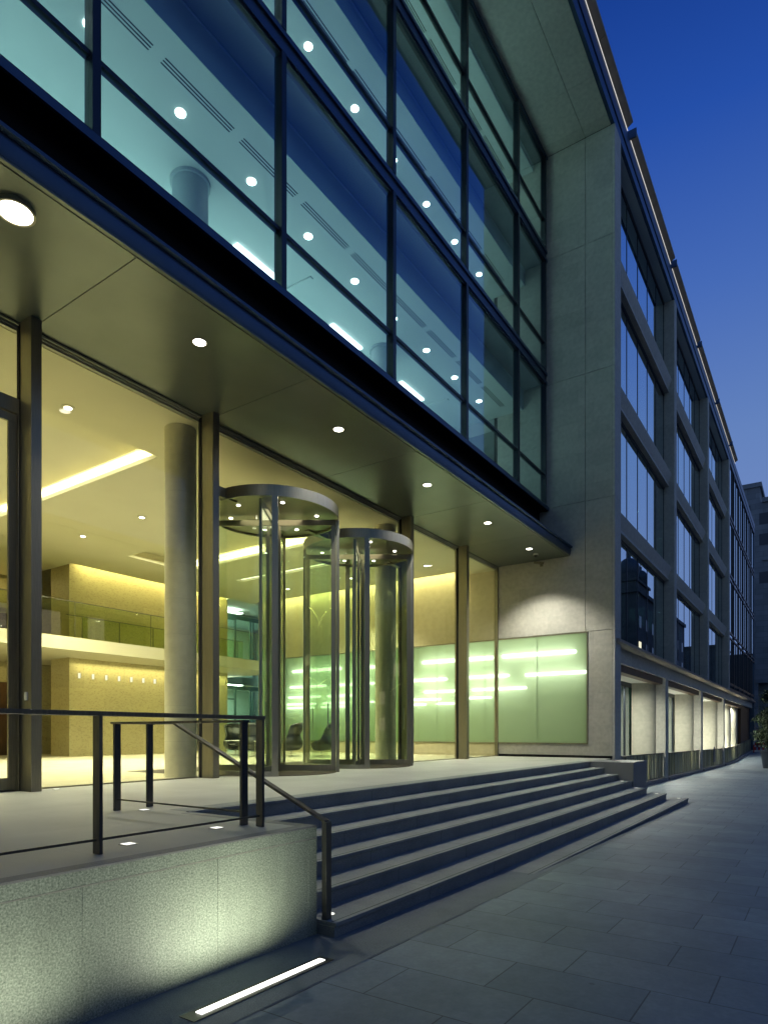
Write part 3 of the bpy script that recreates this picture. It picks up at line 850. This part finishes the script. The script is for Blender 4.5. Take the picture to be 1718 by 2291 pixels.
for a in (-57, 33, 123, 213):
    d = Vector((math.cos(R(a)), math.sin(R(a)), 0)); c0 = Vector((cx, cy, 0))
    A = c0 + d * .05; E = c0 + d * (Rr - .05)
    w = MB()
    w.bar(A + Vector((0, 0, 4.87)), E + Vector((0, 0, 4.87)), .045, .11)
    w.bar(A + Vector((0, 0, .09)), E + Vector((0, 0, .09)), .045, .12)
    w.bar(A + d * .03 + Vector((0, 0, 2.48)), A + d * .09 + Vector((0, 0, 2.48)), .045, 4.66)
    w.bar(E - d * .09 + Vector((0, 0, 2.48)), E + Vector((0, 0, 2.48)), .045, 4.66)
    wg = w.build('door_wing', M['bronze'], RD, bevel=.002)
    w = MB(); w.bar(A + d * .09 + Vector((0, 0, 2.48)), E - d * .09 + Vector((0, 0, 2.48)), .012, 4.66); w.build('wing_pane', M['door_glass'], wg)
    w = MB(); sd = Vector((-d.y, d.x, 0))
    w.rod(E - d * .16 + sd * .06 + Vector((0, 0, .85)), E - d * .16 + sd * .06 + Vector((0, 0, 1.35)), .011, 8); w.build('push_bar', M['steel'], wg)
m = MB(); m.cyl(cx, cy, .002, .010, Rr - .04, 64); m.build('floor_mat', M['mat'], RD)
rd2 = copy_tree(RD); rd2.location = (12.09, 8.94, 0); rd2['label'] = 'farther of two tall steel and glass revolving doors, beside the third column'
for x, y in ((9.2, 8.86), (12.09, 8.94)):
    area('door_canopy_light', (x, y, 4.93), 1.0, 10, (1, .9, .6), spread=160)

# ------------------------------------------------------------------ curtain wall over the canopy
YW = 7.2
mx_ = [-5.30, -2.06, 1.18, 4.42, 7.65, 10.88, 14.11, 17.34, 19.52]
LEV = [(7.90, 11.71), (12.08, 15.56), (15.93, 18.80)]
TRZ = [8.85, 12.98, 16.83]
for fi, (z0, z1) in enumerate(LEV):
    for a, b in zip(mx_, mx_[1:]):
        m = MB()
        m.box(a, a + .055, YW - .07, YW + .10, z0, z1); m.box(b - .055, b, YW - .07, YW + .10, z0, z1)
        m.box(a + .055, b - .055, YW - .03, YW + .10, z0, z0 + .05); m.box(a + .055, b - .055, YW - .03, YW + .10, z1 - .05, z1)
        w = m.build('window', M['mullion'], B)
        m = MB(); m.box(a + .055, b - .055, YW - .025, YW + .08, TRZ[fi] - .03, TRZ[fi] + .03); m.build('transom', M['mullion'], w)
        m = MB(); m.box(a + .055, b - .055, YW, YW + .012, z0 + .05, TRZ[fi] - .03); m.box(a + .055, b - .055, YW, YW + .012, TRZ[fi] + .03, z1 - .05)
        m.build('pane', M['office_glass'], w)
m = MB()
for z0, z1 in ((7.76, 7.90), (11.71, 12.08), (15.56, 15.93), (18.80, 18.88)):
    if z1 - z0 > .2:
        m.box(-6, XW, YW - .06, YW + .1, z0, z0 + .09); m.box(-6, XW, YW - .06, YW + .1, z1 - .09, z1); m.box(-6, XW, YW - .02, YW + .1, z0 + .09, z1 - .09)
    else:
        m.box(-6, XW, YW - .07, YW + .1, z0, z1)
m.box(19.522, XW - .002, YW - .02, YW + .1, 7.9, 18.8)
m.build('spandrel_rail', M['fascia'], B)
m = MB(); m.box(-6, XW - .01, YW - .12, YW - .072, 7.74, 7.84); m.build('sill_rail', M['fascia'], B)

# office floors behind it
EY = [7.93, 7.88, 7.60]; CZ = [11.15, 15.12, 18.66]; FZ = [7.86, 12.0, 15.88]; VZ = [11.78, 15.62, 18.86]
OY = 15.5
for fi in range(3):
    f = thing('x', '', '') if False else None
    m = MB(); m.box(-6, XW - .01, YW + .12, OY, FZ[fi] - .12, FZ[fi]); m.build('office_floor', M['office_floor'], B)
    m = MB(); m.box(-6, XW - .01, EY[fi] + .02, OY, CZ[fi], CZ[fi] + .06)
    oc = m.build('office_ceiling', M['office_white'], B)
    m = MB(); m.box(-6, XW - .01, EY[fi], EY[fi] + .02, CZ[fi] - .0, VZ[fi]); m.box(-6, XW - .01, EY[fi] - .025, EY[fi], VZ[fi] - .06, VZ[fi] - .04); m.build('bulkhead', M['office_bulk'], oc)
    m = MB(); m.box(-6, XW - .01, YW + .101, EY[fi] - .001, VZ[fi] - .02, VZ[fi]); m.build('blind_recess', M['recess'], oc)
    m = MB(); m.box(-6, XW - .01, OY, OY + .1, FZ[fi], CZ[fi]); m.box(-6.1, -6, 7.5, OY, FZ[fi], CZ[fi]); m.build('office_wall', M['office_white'], oc)
    for k in range(-3, 9):
        x = 5.36 + 1.62 * k + .02
        if x < -3 or x > 19: continue
        if x + .70 < 19.5:
            m = MB()
            for q in range(3):
                yy = 8.33 + .055 * q
                m.box(x - .70, x + .70, yy, yy + .022, CZ[fi] - .004, CZ[fi] - .0005)
            m.build('air_slot', M['slot'], oc)
        m = MB(); m.cyl(x, 8.87, CZ[fi] - .012, CZ[fi] - .002, .085, 20); m.build('downlight', M['e_cool'], oc)
    for k in range(0, 4):
        x = 10.15 + 3.24 * k
        if x > 19: continue
        m = MB(); m.box(x - .62, x + .62, 10.22, 10.36, CZ[fi] - .05, CZ[fi] - .002); m.build('strip_lamp', M['e_strip'], oc)
        m = MB(); m.box(x + 1.0, x + 1.1, 9.6, 15.0, CZ[fi] - .03, CZ[fi] - .001); m.build('ceiling_rib', M['office_white'], oc)
    for x in (1.55, 8.0, 14.45):
        m = MB(); m.cyl(x, 9.85, FZ[fi], CZ[fi], .33, 40); m.cyl(x, 9.85, CZ[fi] - .06, CZ[fi], .37, 40); m.build('round_column', M['office_col'], oc)
    pw = [640, 580, 950][fi]
    area('office_light', (7.5, 11.5, CZ[fi] - .09), 22, pw, (.68, .97, .93), size_y=1.2, spread=105)
    area('office_light', (7.5, 13.6, CZ[fi] - .09), 22, pw * .6, (.68, .97, .93), size_y=1.2, spread=105)
# fill above the canopy ceiling so nothing shows through
m = MB(); m.box(-6, XW, 8.0, 26, 6.95, 7.7); m.build('floor_slab', M['joint'], B)

# ------------------------------------------------------------------ portal frame, roof edge
YF = 5.1
m = MB()
for a, b in ((5.20, 5.95 - g_), (5.95 + g_, 7.14)):
    xx = -8.0
    while xx < XW:
        x1 = min(xx + 6.48, XW - .004)
        m.box(xx + g_ / 2, x1 - g_ / 2, a, b, 18.88, 18.95); xx += 6.48
m.build('portal_soffit', M['stone_front'], B)
m = MB(); m.box(-8, XW, 5.14, 7.6, 18.93, 19.0); m.build('joint_backing', M['joint'], B)
m = MB(); m.box(-8, 67.7, YF, YF + .10, 18.90, 19.25); m.box(-8, 67.7, YF - .03, YF + .10, 19.27, 19.73); m.box(-8, 67.7, YF + .02, YF + .12, 19.2, 19.3)
m.build('roof_fascia', M['fascia'], B)
m = MB(); m.box(-8, 67.7, 5.2, 26, 19.0, 19.6); m.build('roof_slab', M['joint'], B)
for x0, x1 in ((2.0, 8.1), (8.45, 14.6), (14.9, 21.1), (21.5, 28.1), (28.4, 34.7), (35.0, 41.3), (41.6, 47.9), (48.2, 50.0)):
    if x1 > 48: x1 = 51.5
    m = MB()
    xm = (x0 + x1) / 2
    for a, b in ((x0, xm - .01), (xm + .01, x1)):
        m.prism_x([(YF + .02, 19.80), (YF - .20, 19.93), (YF - .20, 20.0), (YF + .02, 20.0)], a, b)
    p = m.build('parapet_panel', M['parapet'], B)
    m = MB(); m.box(x0, x1, YF - .046, YF - .032, 19.742, 19.753); m.build('edge_light', M['e_roof'], p)
    m = MB(); m.box(x0 - .06, x0, YF - .22, YF + .06, 19.76, 20.03); m.build('end_cap', M['fascia'], p)

# ------------------------------------------------------------------ right-hand facade
PX = [29.1, 38.6, 48.1]
GY = 5.50
for x in PX:
    m = MB(); m.box(x - .02, x + .50, YF, 5.52, 3.62, 18.88)
    m.build('facade_pier', M['stone_front'], B, bevel=.006)
bays = [(20.35, 29.1), (29.6, 38.6), (39.1, 48.1)]
ZT = [15.68, 11.73, 7.79]
for bi, (a, b) in enumerate(bays):
    for zt in ZT:
        m = MB()
        m.prism_x([(GY, zt), (5.26, zt - .08), (5.20, zt - .13), (5.205, zt - .18), (5.33, zt - .52), (5.31, zt - .55), (5.31, zt - .63), (GY, zt - .63)], a - .0, b - .03)
        m.build('spandrel_beam', M['stone_front'], B)
    for z0, z1 in ((3.62, 7.16), (7.79, 11.10), (11.73, 15.05), (15.68, 18.88)):
        m = MB()
        m.box(a, b - .06, GY - .02, GY + .06, z0, z0 + .07); m.box(a, b - .06, GY - .02, GY + .06, z1 - .10, z1)
        xx = b - .06
        k = 0
        while xx > a + .3:
            m.box(xx - .028, xx, GY - .004, GY + .06, z0 + .07, z1 - .10); xx -= 1.55; k += 1
        w = m.build('window', M['mullion'], B)
        m = MB(); m.box(a, b - .06, GY + .01, GY + .022, z0 + .07, z1 - .1); m.build('pane', M['bay_glass'], w)
# inside of the bays: floors, ceilings, back wall and some lights
for z0, z1 in ((3.62, 7.16), (7.79, 11.10), (11.73, 15.05), (15.68, 18.88)):
    m = MB(); m.box(20.4, 67.5, 5.62, 12, z0 - .60, z0 - .02); fl = m.build('bay_floor', M['office_floor'], B)
    m = MB(); m.box(20.4, 67.5, 12, 12.1, z0, z1); m.build('bay_wall', M['office_bulk'], fl)
    for xq in (26.5, 36.0, 45.5):
        m = MB(); m.box(xq - .5, xq + .2, 6.3, 6.4, z0, z1); m.build('blind', M['office_white'], fl)
    for xq in (22.5, 25.0, 27.6, 31.5, 36.5):
        m = MB(); m.cyl(xq, 7.1, z1 - .03, z1 - .01, .05, 12); m.build('downlight', M['e_cool'], fl)
    area('bay_light', (25, 8.0, z1 - .1), 8, 26, (.62, 1, .85), size_y=1.5)
    area('bay_light', (40, 8.0, z1 - .1), 12, 14, (.62, 1, .85), size_y=1.5)
m = MB(); m.box(20.4, 67.6, 5.2, 26, 18.885, 18.98); m.build('roof_ceiling', M['office_bulk'], B)
# ledge, lintel, arcade
m = MB(); m.prism_x([(4.98, 3.50), (4.98, 3.58), (5.5, 3.64), (5.95, 3.64), (5.95, 3.44), (5.06, 3.44)], XW + .14, 67.7); m.build('ledge', M['parapet'], B)
LY = 5.28
m = MB()
for a, b in ((20.352, 28.4), (28.41, 29.1), (29.11, 37.8), (37.81, 38.5), (38.51, 47.2), (47.21, 48.0), (48.01, 67.6)):
    m.box(a, b, LY, LY + .5, 2.98, 3.44)
m.build('lintel', M['stone_front'], B)
m = MB(); m.box(20.36, 60, LY + .12, LY + .42, 2.74, 2.98); m.build('inner_beam', M['wood'], B)
m = MB(); m.box(20.36, 60, LY + .42, 9.0, 2.80, 2.90); m.build('arcade_ceiling', M['white'], B)
APX = [28.2, 37.6, 47.0]
for x in APX:
    m = MB(); m.box(x, x + .55, LY, 5.95, zg(x) - .1, 2.98); m.build('arcade_pier', M['stone_front'], B, bevel=.008)
stone_c = add_joints(mat('curved_limestone', (0.44, 0.43, 0.35), 0.7, c2=(0.50, 0.485, 0.40), scale=6), 40, .62, .005, dark=.85, swap='xz', var=.06, off=0, bump=.1)
for x in (28.0, 37.4, 46.8, 54.0, 58.5):
    # stone fin curving from the pier back to the shopfront
    n_ = 20
    P = [(x + .25 - .52 * math.cos(R(90 * i / n_)) ** .8, 6.50 - .85 * math.sin(R(90 * i / n_)) ** .9) for i in range(n_ + 1)]
    P += [(x + .5, 5.65), (x + .5, 6.50)]
    m = MB(); m.prism_z(P, zg(x) - .2, 2.80, smooth=True); m.build('curved_wall', stone_c, B)
# shopfront glass
m = MB()
xx = 20.5
while xx < 60:
    m.box(xx, xx + .08, 6.51, 6.61, zg(xx) - .1, 2.62); xx += 1.25
m.box(20.5, 60, 6.505, 6.62, 2.62, 2.80); m.box(20.5, 60, 6.505, 6.62, -1.6, -.5)
sf = m.build('shopfront', M['mullion'], B)
m = MB(); m.box(20.5, 60, 6.55, 6.56, -1.5, 2.62); m.build('shopfront_pane', M['bay_glass'], sf)
m = MB(); m.box(20.5, 60, 9.0, 9.1, -1.6, 2.8); m.build('shop_wall', mat('green_wall', (.20, .40, .33), .7), sf)
area('shop_light', (25, 7.9, 2.7), 8, 120, (.6, 1, .8), size_y=.8)
m = MB(); m.box(20.36, 60, 5.9, 9.0, -1.75, -1.55); m.build('lightwell_floor', M['joint'], B)
m = MB(); m.box(60, 67.6, 5.5, 9, -1.5, 2.98); m.build('dark_end_bay', M['wood'], B)
for x in (24.0, 33.2, 42.5, 51, 56.3):
    area('arcade_light', (x + .6, 6.15, 2.66), 3.4, 240, (1.0, 1.0, .84), size_y=.3, spread=170)
    area('arcade_uplight', (x + 2.2, 6.2, -1.30), 2.4, 200, (1.0, .99, .78), rot=(180, 10, 0), size_y=.3, spread=150)

# glass end of the facade
MXX = [48.62, 51.3, 54.5, 57.7, 60.9, 64.1, 67.6]
for z0, z1 in ((3.66, 7.10), (7.10, 11.05), (11.05, 15.0), (15.0, 18.88)):
    for a, b in zip(MXX, MXX[1:]):
        m = MB(); m.box(a, a + .10, YF, YF + .18, z0, z1); m.box(a + .1, b, YF + .02, YF + .15, z0, z0 + .12); m.box(a + .1, b, YF + .02, YF + .15, z0 + .35, z0 + .47)
        m.box(a + 1.6, a + 1.64, YF + .03, YF + .1, z0 + .47, z1)
        w = m.build('window', M['mullion'], B)
        m = MB(); m.box(a + .1, b, YF + .07, YF + .082, z0 + .12, z1); m.build('pane', M['bay_glass'], w)
m = MB(); m.box(-8.2, -6.12, 7.3, 26, -1, 18.92); m.build('end_wall', M['stone'], B)
m = MB(); m.box(67.6, 67.75, YF, 26, -1, 19.7); m.build('end_wall', M['fascia'], B)

# ------------------------------------------------------------------ slatted fences
def fence(x0, x1, lb):
    t = thing('slatted_fence', lb, 'fence', ((x0 + x1) / 2, 5.38, zg((x0 + x1) / 2)), 'bronze slatted fences between the piers')
    rnd = random.Random(int(x0 * 10))
    m = MB(); m2 = MB()
    x = x0 + .02
    while x < x1 - .1:
        w = rnd.choice((.03, .045, .06, .12, .20))
        dy = rnd.uniform(0, .03)
        z0 = zg(x); m.box(x, x + w, 5.36 + dy, 5.385 + dy, z0 + .16, z0 + 1.09)
        x += w + rnd.choice((.012, .02, .05))
    m.build('slats', M['slat'], t)
    m = MB()
    n_ = max(1, int((x1 - x0) / 2))
    for i in range(n_):
        a = x0 + (x1 - x0) * i / n_; b = x0 + (x1 - x0) * (i + 1) / n_
        for (o0, o1, y0, y1) in ((1.09, 1.125, 5.345, 5.43), (.13, .16, 5.35, 5.43)):
            m.hexa([(a, y0, zg(a) + o0), (b, y0, zg(b) + o0), (b, y1, zg(b) + o0), (a, y1, zg(a) + o0)], [(a, y0, zg(a) + o1), (b, y0, zg(b) + o1), (b, y1, zg(b) + o1), (a, y1, zg(a) + o1)])
    m.build('rail', M['rail'], t)
    m = MB()
    for i in range(n_):
        a = x0 + (x1 - x0) * i / n_; b = x0 + (x1 - x0) * (i + 1) / n_
        m.hexa([(a, 5.20, zg(a) - .1), (b, 5.20, zg(b) - .1), (b, 5.6, zg(b) - .1), (a, 5.6, zg(a) - .1)], [(a, 5.20, zg(a) + .10), (b, 5.20, zg(b) + .10), (b, 5.6, zg(b) + .10), (a, 5.6, zg(a) + .10)])
    m.build('kerb', M['granite_top'], t, bevel=.005)


fence(20.4, 28.18, 'bronze slatted fence right behind the granite block')
fence(28.77, 37.58, 'bronze slatted fence between the first and second street piers')
fence(38.17, 46.98, 'bronze slatted fence carrying a round notice')
fence(47.57, 67.4, 'longest bronze slatted fence at the far end of the street front')
t = thing('notice_sign', 'dark blue grey notice with a round head on the third slatted fence', 'sign', (43, 5.33, -.8))
m = MB(); zz = zg(43) + .35
m.box(42.55, 43.45, 5.325, 5.343, zz, zz + .62)
m.build('notice_plate', M['sign'], t)
m = MB(); m.add([], []); m.rod((43, 5.322, zz + .62), (43, 5.342, zz + .62), .30, 24); m.build('round_head', M['sign'], t)

# ------------------------------------------------------------------ egg chairs and tables
def egg_shell(w=1.0):
    m = MB(); NU, NV = 28, 18
    vs = []
    prof = [(.02, .20), (.15, .205), (.26, .23), (.33, .29), (.38, .38), (.375, .46), (.34, .55), (.295, .64), (.285, .72), (.33, .82), (.385, .92), (.40, .99), (.37, 1.05), (.33, 1.08)]
    for i in range(NU + 1):
        u = -1 + 2 * i / NU
        au = abs(u)
        ang = R(180 + u * 138)
        # top of the shell by angle: high back and wings, then falling to the arm
        if au < .42: top = 1.08 - .06 * (au / .42) ** 2
        elif au < .62: top = 1.02 - .46 * ((au - .42) / .20) ** .9
        else: top = .56 - .14 * (au - .62) / .38
        for j in range(NV + 1):
            s_ = j / NV
            z = .20 + (top - .20) * s_
            # profile radius at z
            r = prof[-1][0]
            if s_ < .02: r = .02
            else:
                for (r0, z0), (r1, z1) in zip(prof, prof[1:]):
                    if z <= z1 + 1e-6:
                        r = r0 + (r1 - r0) * max(0, (z - z0)) / max(1e-6, z1 - z0); break
                r = max(r, .02)
                if z < .215: r = .02 + (.26) * min(1, s_ / .05)
            lean = -.05 * max(0, z - .45)
            vs.append((r * math.cos(ang) * 1.0 + lean + .02, r * math.sin(ang) * w, z))
    fs = [(i * (NV + 1) + j, (i + 1) * (NV + 1) + j, (i + 1) * (NV + 1) + j + 1, i * (NV + 1) + j + 1) for i in range(NU) for j in range(NV)]
    m.add(vs, fs, True)
    return m


CH = thing('egg_chair', 'black leather egg chair seen from behind in the middle of the group', 'armchair', (0, 0, 0), 'black egg chairs in the lobby')
egg_shell().build('shell', M['leather'], CH, solid=.05)
m = MB(); m.ball((.03, 0, .37), .31, 20, 10, .28); m.build('seat_cushion', M['leather'], CH)
m = MB(); m.rod((0, 0, .03), (0, 0, .23), .022, 12)
for a in (45, 135, 225, 315):
    m.bar((0, 0, .035), (.30 * math.cos(R(a)), .30 * math.sin(R(a)), .018), .035, .02)
m.build('star_base', M['chrome'], CH)
CH.location = (15.5, 14.15, 0); CH.rotation_euler = (0, 0, R(98))
for (x, y, a, lb) in ((16.05, 13.35, 125, 'black leather egg chair in side view, the rightmost of the group'),
                      (15.15, 16.35, -128, 'black leather egg chair facing the street behind the small table'),
                      (14.6, 14.9, 20, 'black leather egg chair half hidden behind the front post of the nearer revolving door'),
                      (13.1, 15.4, -20, 'black leather egg chair half hidden behind the second column')):
    c = copy_tree(CH); c.location = (x, y, 0); c.rotation_euler = (0, 0, R(a)); c['label'] = lb


def table(x, y, w, lb):
    t = thing('low_table', lb, 'table', (x, y, 0), 'low chrome tables in the lobby')
    m = MB(); m.box(x - w / 2, x + w / 2, y - w / 2, y + w / 2, .50, .52); m.build('table_top', M['white'], t)
    for i in (-1, 1):
        for j in (-1, 1):
            m = MB(); m.rod((x + i * (w / 2 - .03), y + j * (w / 2 - .03), 0), (x + i * (w / 2 - .03), y + j * (w / 2 - .03), .5), .012, 8); m.build('leg', M['chrome'], t)
    return t


table(14.75, 15.75, .66, 'small white low table in front of the egg chair facing the street')
table(14.15, 13.95, .5, 'small white low table beside the middle egg chair')

# ------------------------------------------------------------------ far street
FB = thing('stone_building', 'pale stone building with a stepped roof closing the far end of the street', 'building', (90, 0, 0))
m = MB(); m.box(86, 110, 4.7, 30, -2, 27.4); m.box(86, 98, 5.95, 30, 27.4, 29.2); m.build('wall', M['far_stone'], FB)
m = MB(); m.box(85.8, 98.2, 5.75, 30, 29.2, 29.7); m.box(85.7, 110, 4.4, 5.7, 27.3, 27.8); m.box(85.8, 86, 4.6, 5.7, 20.6, 20.9); m.build('cornice', M['far_stone'], FB)
for y in (8.0, 5.5):
    for z in (18.0, 22.4, 24.8):
        m = MB(); m.box(85.97, 86.0, y - .5, y + .5, z, z + 1.3); m.build('window', M['far_win'], FB)
m = MB(); m.box(85.96, 86.0, 6.9, 7.9, 26.3, 27.2); m.build('window', M['far_win'], FB)
m = MB(); m.box(84.4, 86, 6, 14, -1, 6.4); m.box(84.3, 86, 5, 14, 6.4, 6.8); m.build('porch', M['far_stone'], FB)
m = MB(); m.box(83.8, 84.0, 3.5, 7, -1, .3); m.build('low_wall', M['wood'], FB)

# barrier
t = thing('road_barrier', 'row of red posts with white tops on a white foot at the pavement end', 'barrier', (66, 4.55, zg(66)))
zb = zg(66)
for i, y in enumerate((4.92, 4.62, 4.30)):
    m = MB(); m.cyl(66, y, zb + .14, zb + .85, .085, 14); pp = m.build('post', M['red'], t)
    m = MB(); m.cyl(66, y, zb + .85, zb + 1.06, .10, 14); m.cyl(66, y, zb + .45, zb + .58, .088, 14); m.build('reflective_band', M['wht'], pp)
m = MB(); m.box(65.8, 66.2, 4.1, 5.1, zb, zb + .16); m.build('foot', M['wht'], t)
t = thing('road_barrier', 'red post in front of the row at the far end of the pavement', 'barrier', (65, 4.9, zg(65)))
m = MB(); m.cyl(65, 4.95, zg(65), zg(65) + .95, .05, 12); m.build('post', M['red'], t)
m = MB(); m.cyl(65, 4.95, zg(65) + .7, zg(65) + .95, .055, 12); m.build('reflective_band', M['wht'], t)

# tree in a planter
def tree(x, y, H, rx, lb):
    z0 = zg(x)
    t = thing('potted_tree', lb, 'tree', (x, y, z0))
    m = MB(); m.cyl(x, y, z0, z0 + 1.0, .42, 20, .56); m.sector(x, y, .50, .60, 0, 360, z0 + 1.0, z0 + 1.08, 24); m.build('planter', M['pot'], t)
    rnd = random.Random(3)
    m = MB(); m.rod((x, y, z0 + .9), (x + .05, y, z0 + 2.0), .07, 10, .05)
    tips = []
    for i in range(14):
        a = rnd.uniform(0, 6.28); h = rnd.uniform(1.3, 2.1); l_ = rnd.uniform(.5, 1.0) * rx
        p0 = Vector((x, y, z0 + h)); p1 = p0 + Vector((math.cos(a) * l_, math.sin(a) * l_, rnd.uniform(.3, 2.0)))
        m.rod(p0, p1, .03, 6, .008); tips.append(p1)
    m.build('trunk', M['bark'], t)
    m = MB()
    cz = z0 + 1.2 + (H - 1.2) / 2
    clumps = []
    for i in range(46):
        while True:
            p = Vector((rnd.uniform(-1, 1), rnd.uniform(-1, 1), rnd.uniform(-1, 1)))
            if .25 < p.length < 1: break
        clumps.append((Vector((x + p.x * rx, y + p.y * rx, cz + p.z * (H - 1.2) / 2)), rnd.uniform(.16, .38)))
    for c, r in clumps:
        for k in range(110):
            d = Vector((rnd.gauss(0, 1), rnd.gauss(0, 1), rnd.gauss(0, .8))) * r * .62
            q = c + d
            n1 = Vector((rnd.gauss(0, 1), rnd.gauss(0, 1), rnd.gauss(0, 1))).normalized()
            n2 = n1.orthogonal().normalized()
            s1, s2 = rnd.uniform(.05, .09), rnd.uniform(.025, .04)
            m.add([q - n1 * s1, q + n2 * s2, q + n1 * s1, q - n2 * s2], [(0, 1, 2, 3)])
    m.build('crown', M['leaf'], t)


tree(44.6, 2.50, 5.2, .92, 'dark leafy tree in a planter at the right edge of the pavement')

# ------------------------------------------------------------------ buildings across the street, seen mirrored in the glass
def opp(name, lb, x0, x1, y0, y1, h, nwx, nwz, lit):
    t = thing(name, lb, 'building', ((x0 + x1) / 2, (y0 + y1) / 2, -1))
    m = MB(); m.box(x0, x1, y0, y1, -1.2, h); m.box(x0 - .3, x1 + .3, y0 - .3, y1 + .3, h, h + .5); m.build('wall', M['facade_dark'], t)
    rnd = random.Random(int(x0))
    dk = MB(); lt = MB()
    for i in range(nwx):
        for k in range(nwz):
            x = x0 + (i + .5) * (x1 - x0) / nwx; z = 1 + k * (h - 2) / nwz
            (lt if rnd.random() < lit else dk).box(x - .6, x + .6, y1, y1 + .05, z, z + 1.5)
    for i in range(4):
        for k in range(nwz):
            y = y0 + (i + .5) * (y1 - y0) / 4; z = 1 + k * (h - 2) / nwz
            (lt if rnd.random() < lit else dk).box(x0 - .05, x0, y - .5, y + .5, z, z + 1.5)
    if dk.v: dk.build('windows', M['far_win'], t)
    if lt.v: lt.build('lit_windows', emis('lit_window', (1, .85, .6), 1.3), t)
    return t


t = opp('domed_building', 'old stone building with a small corner dome mirrored in the nearest window bay', 84.5, 118, -30, -8.2, 18.4, 9, 5, .22)
m = MB(); m.box(84.6, 92, -16, -8.3, 18.4, 19.9); m.box(84.4, 92.2, -16, -8.1, 19.9, 20.2); m.build('attic', M['facade_dark'], t)
for dx, dy, rr, hh in ((86.5, -9.6, 1.2, 20.3), (90.2, -9.0, .8, 19.9)):
    m = MB(); m.cyl(dx, dy, hh - .1, hh + 1.5, rr, 20); m.build('dome_drum', M['facade_dark'], t)
    m = MB(); m.ball((dx, dy, hh + 1.5), rr * 1.12, 24, 14, 1.1); m.cyl(dx, dy, hh + 1.5 + rr * 1.15, hh + 1.5 + rr * 1.8, rr * .22, 10); m.rod((dx, dy, hh + 1.4 + rr * 1.8), (dx, dy, hh + 2.4 + rr * 2.0), .05, 6)
    m.build('dome', M['lead'], t)
opp('tower_block', 'dark tower block mirrored in the third window bay', 170, 186, -26, -9.3, 21, 8, 9, .12)
opp('tower_block', 'dark lower block mirrored in the far glass bay', 190, 260, -24, -4.3, 20.5, 20, 7, .06)
opp('street_building', 'dark row of offices across the street whose reflection dims the door posts', -45, 62, -36, -24, 14.5, 34, 4, .10)
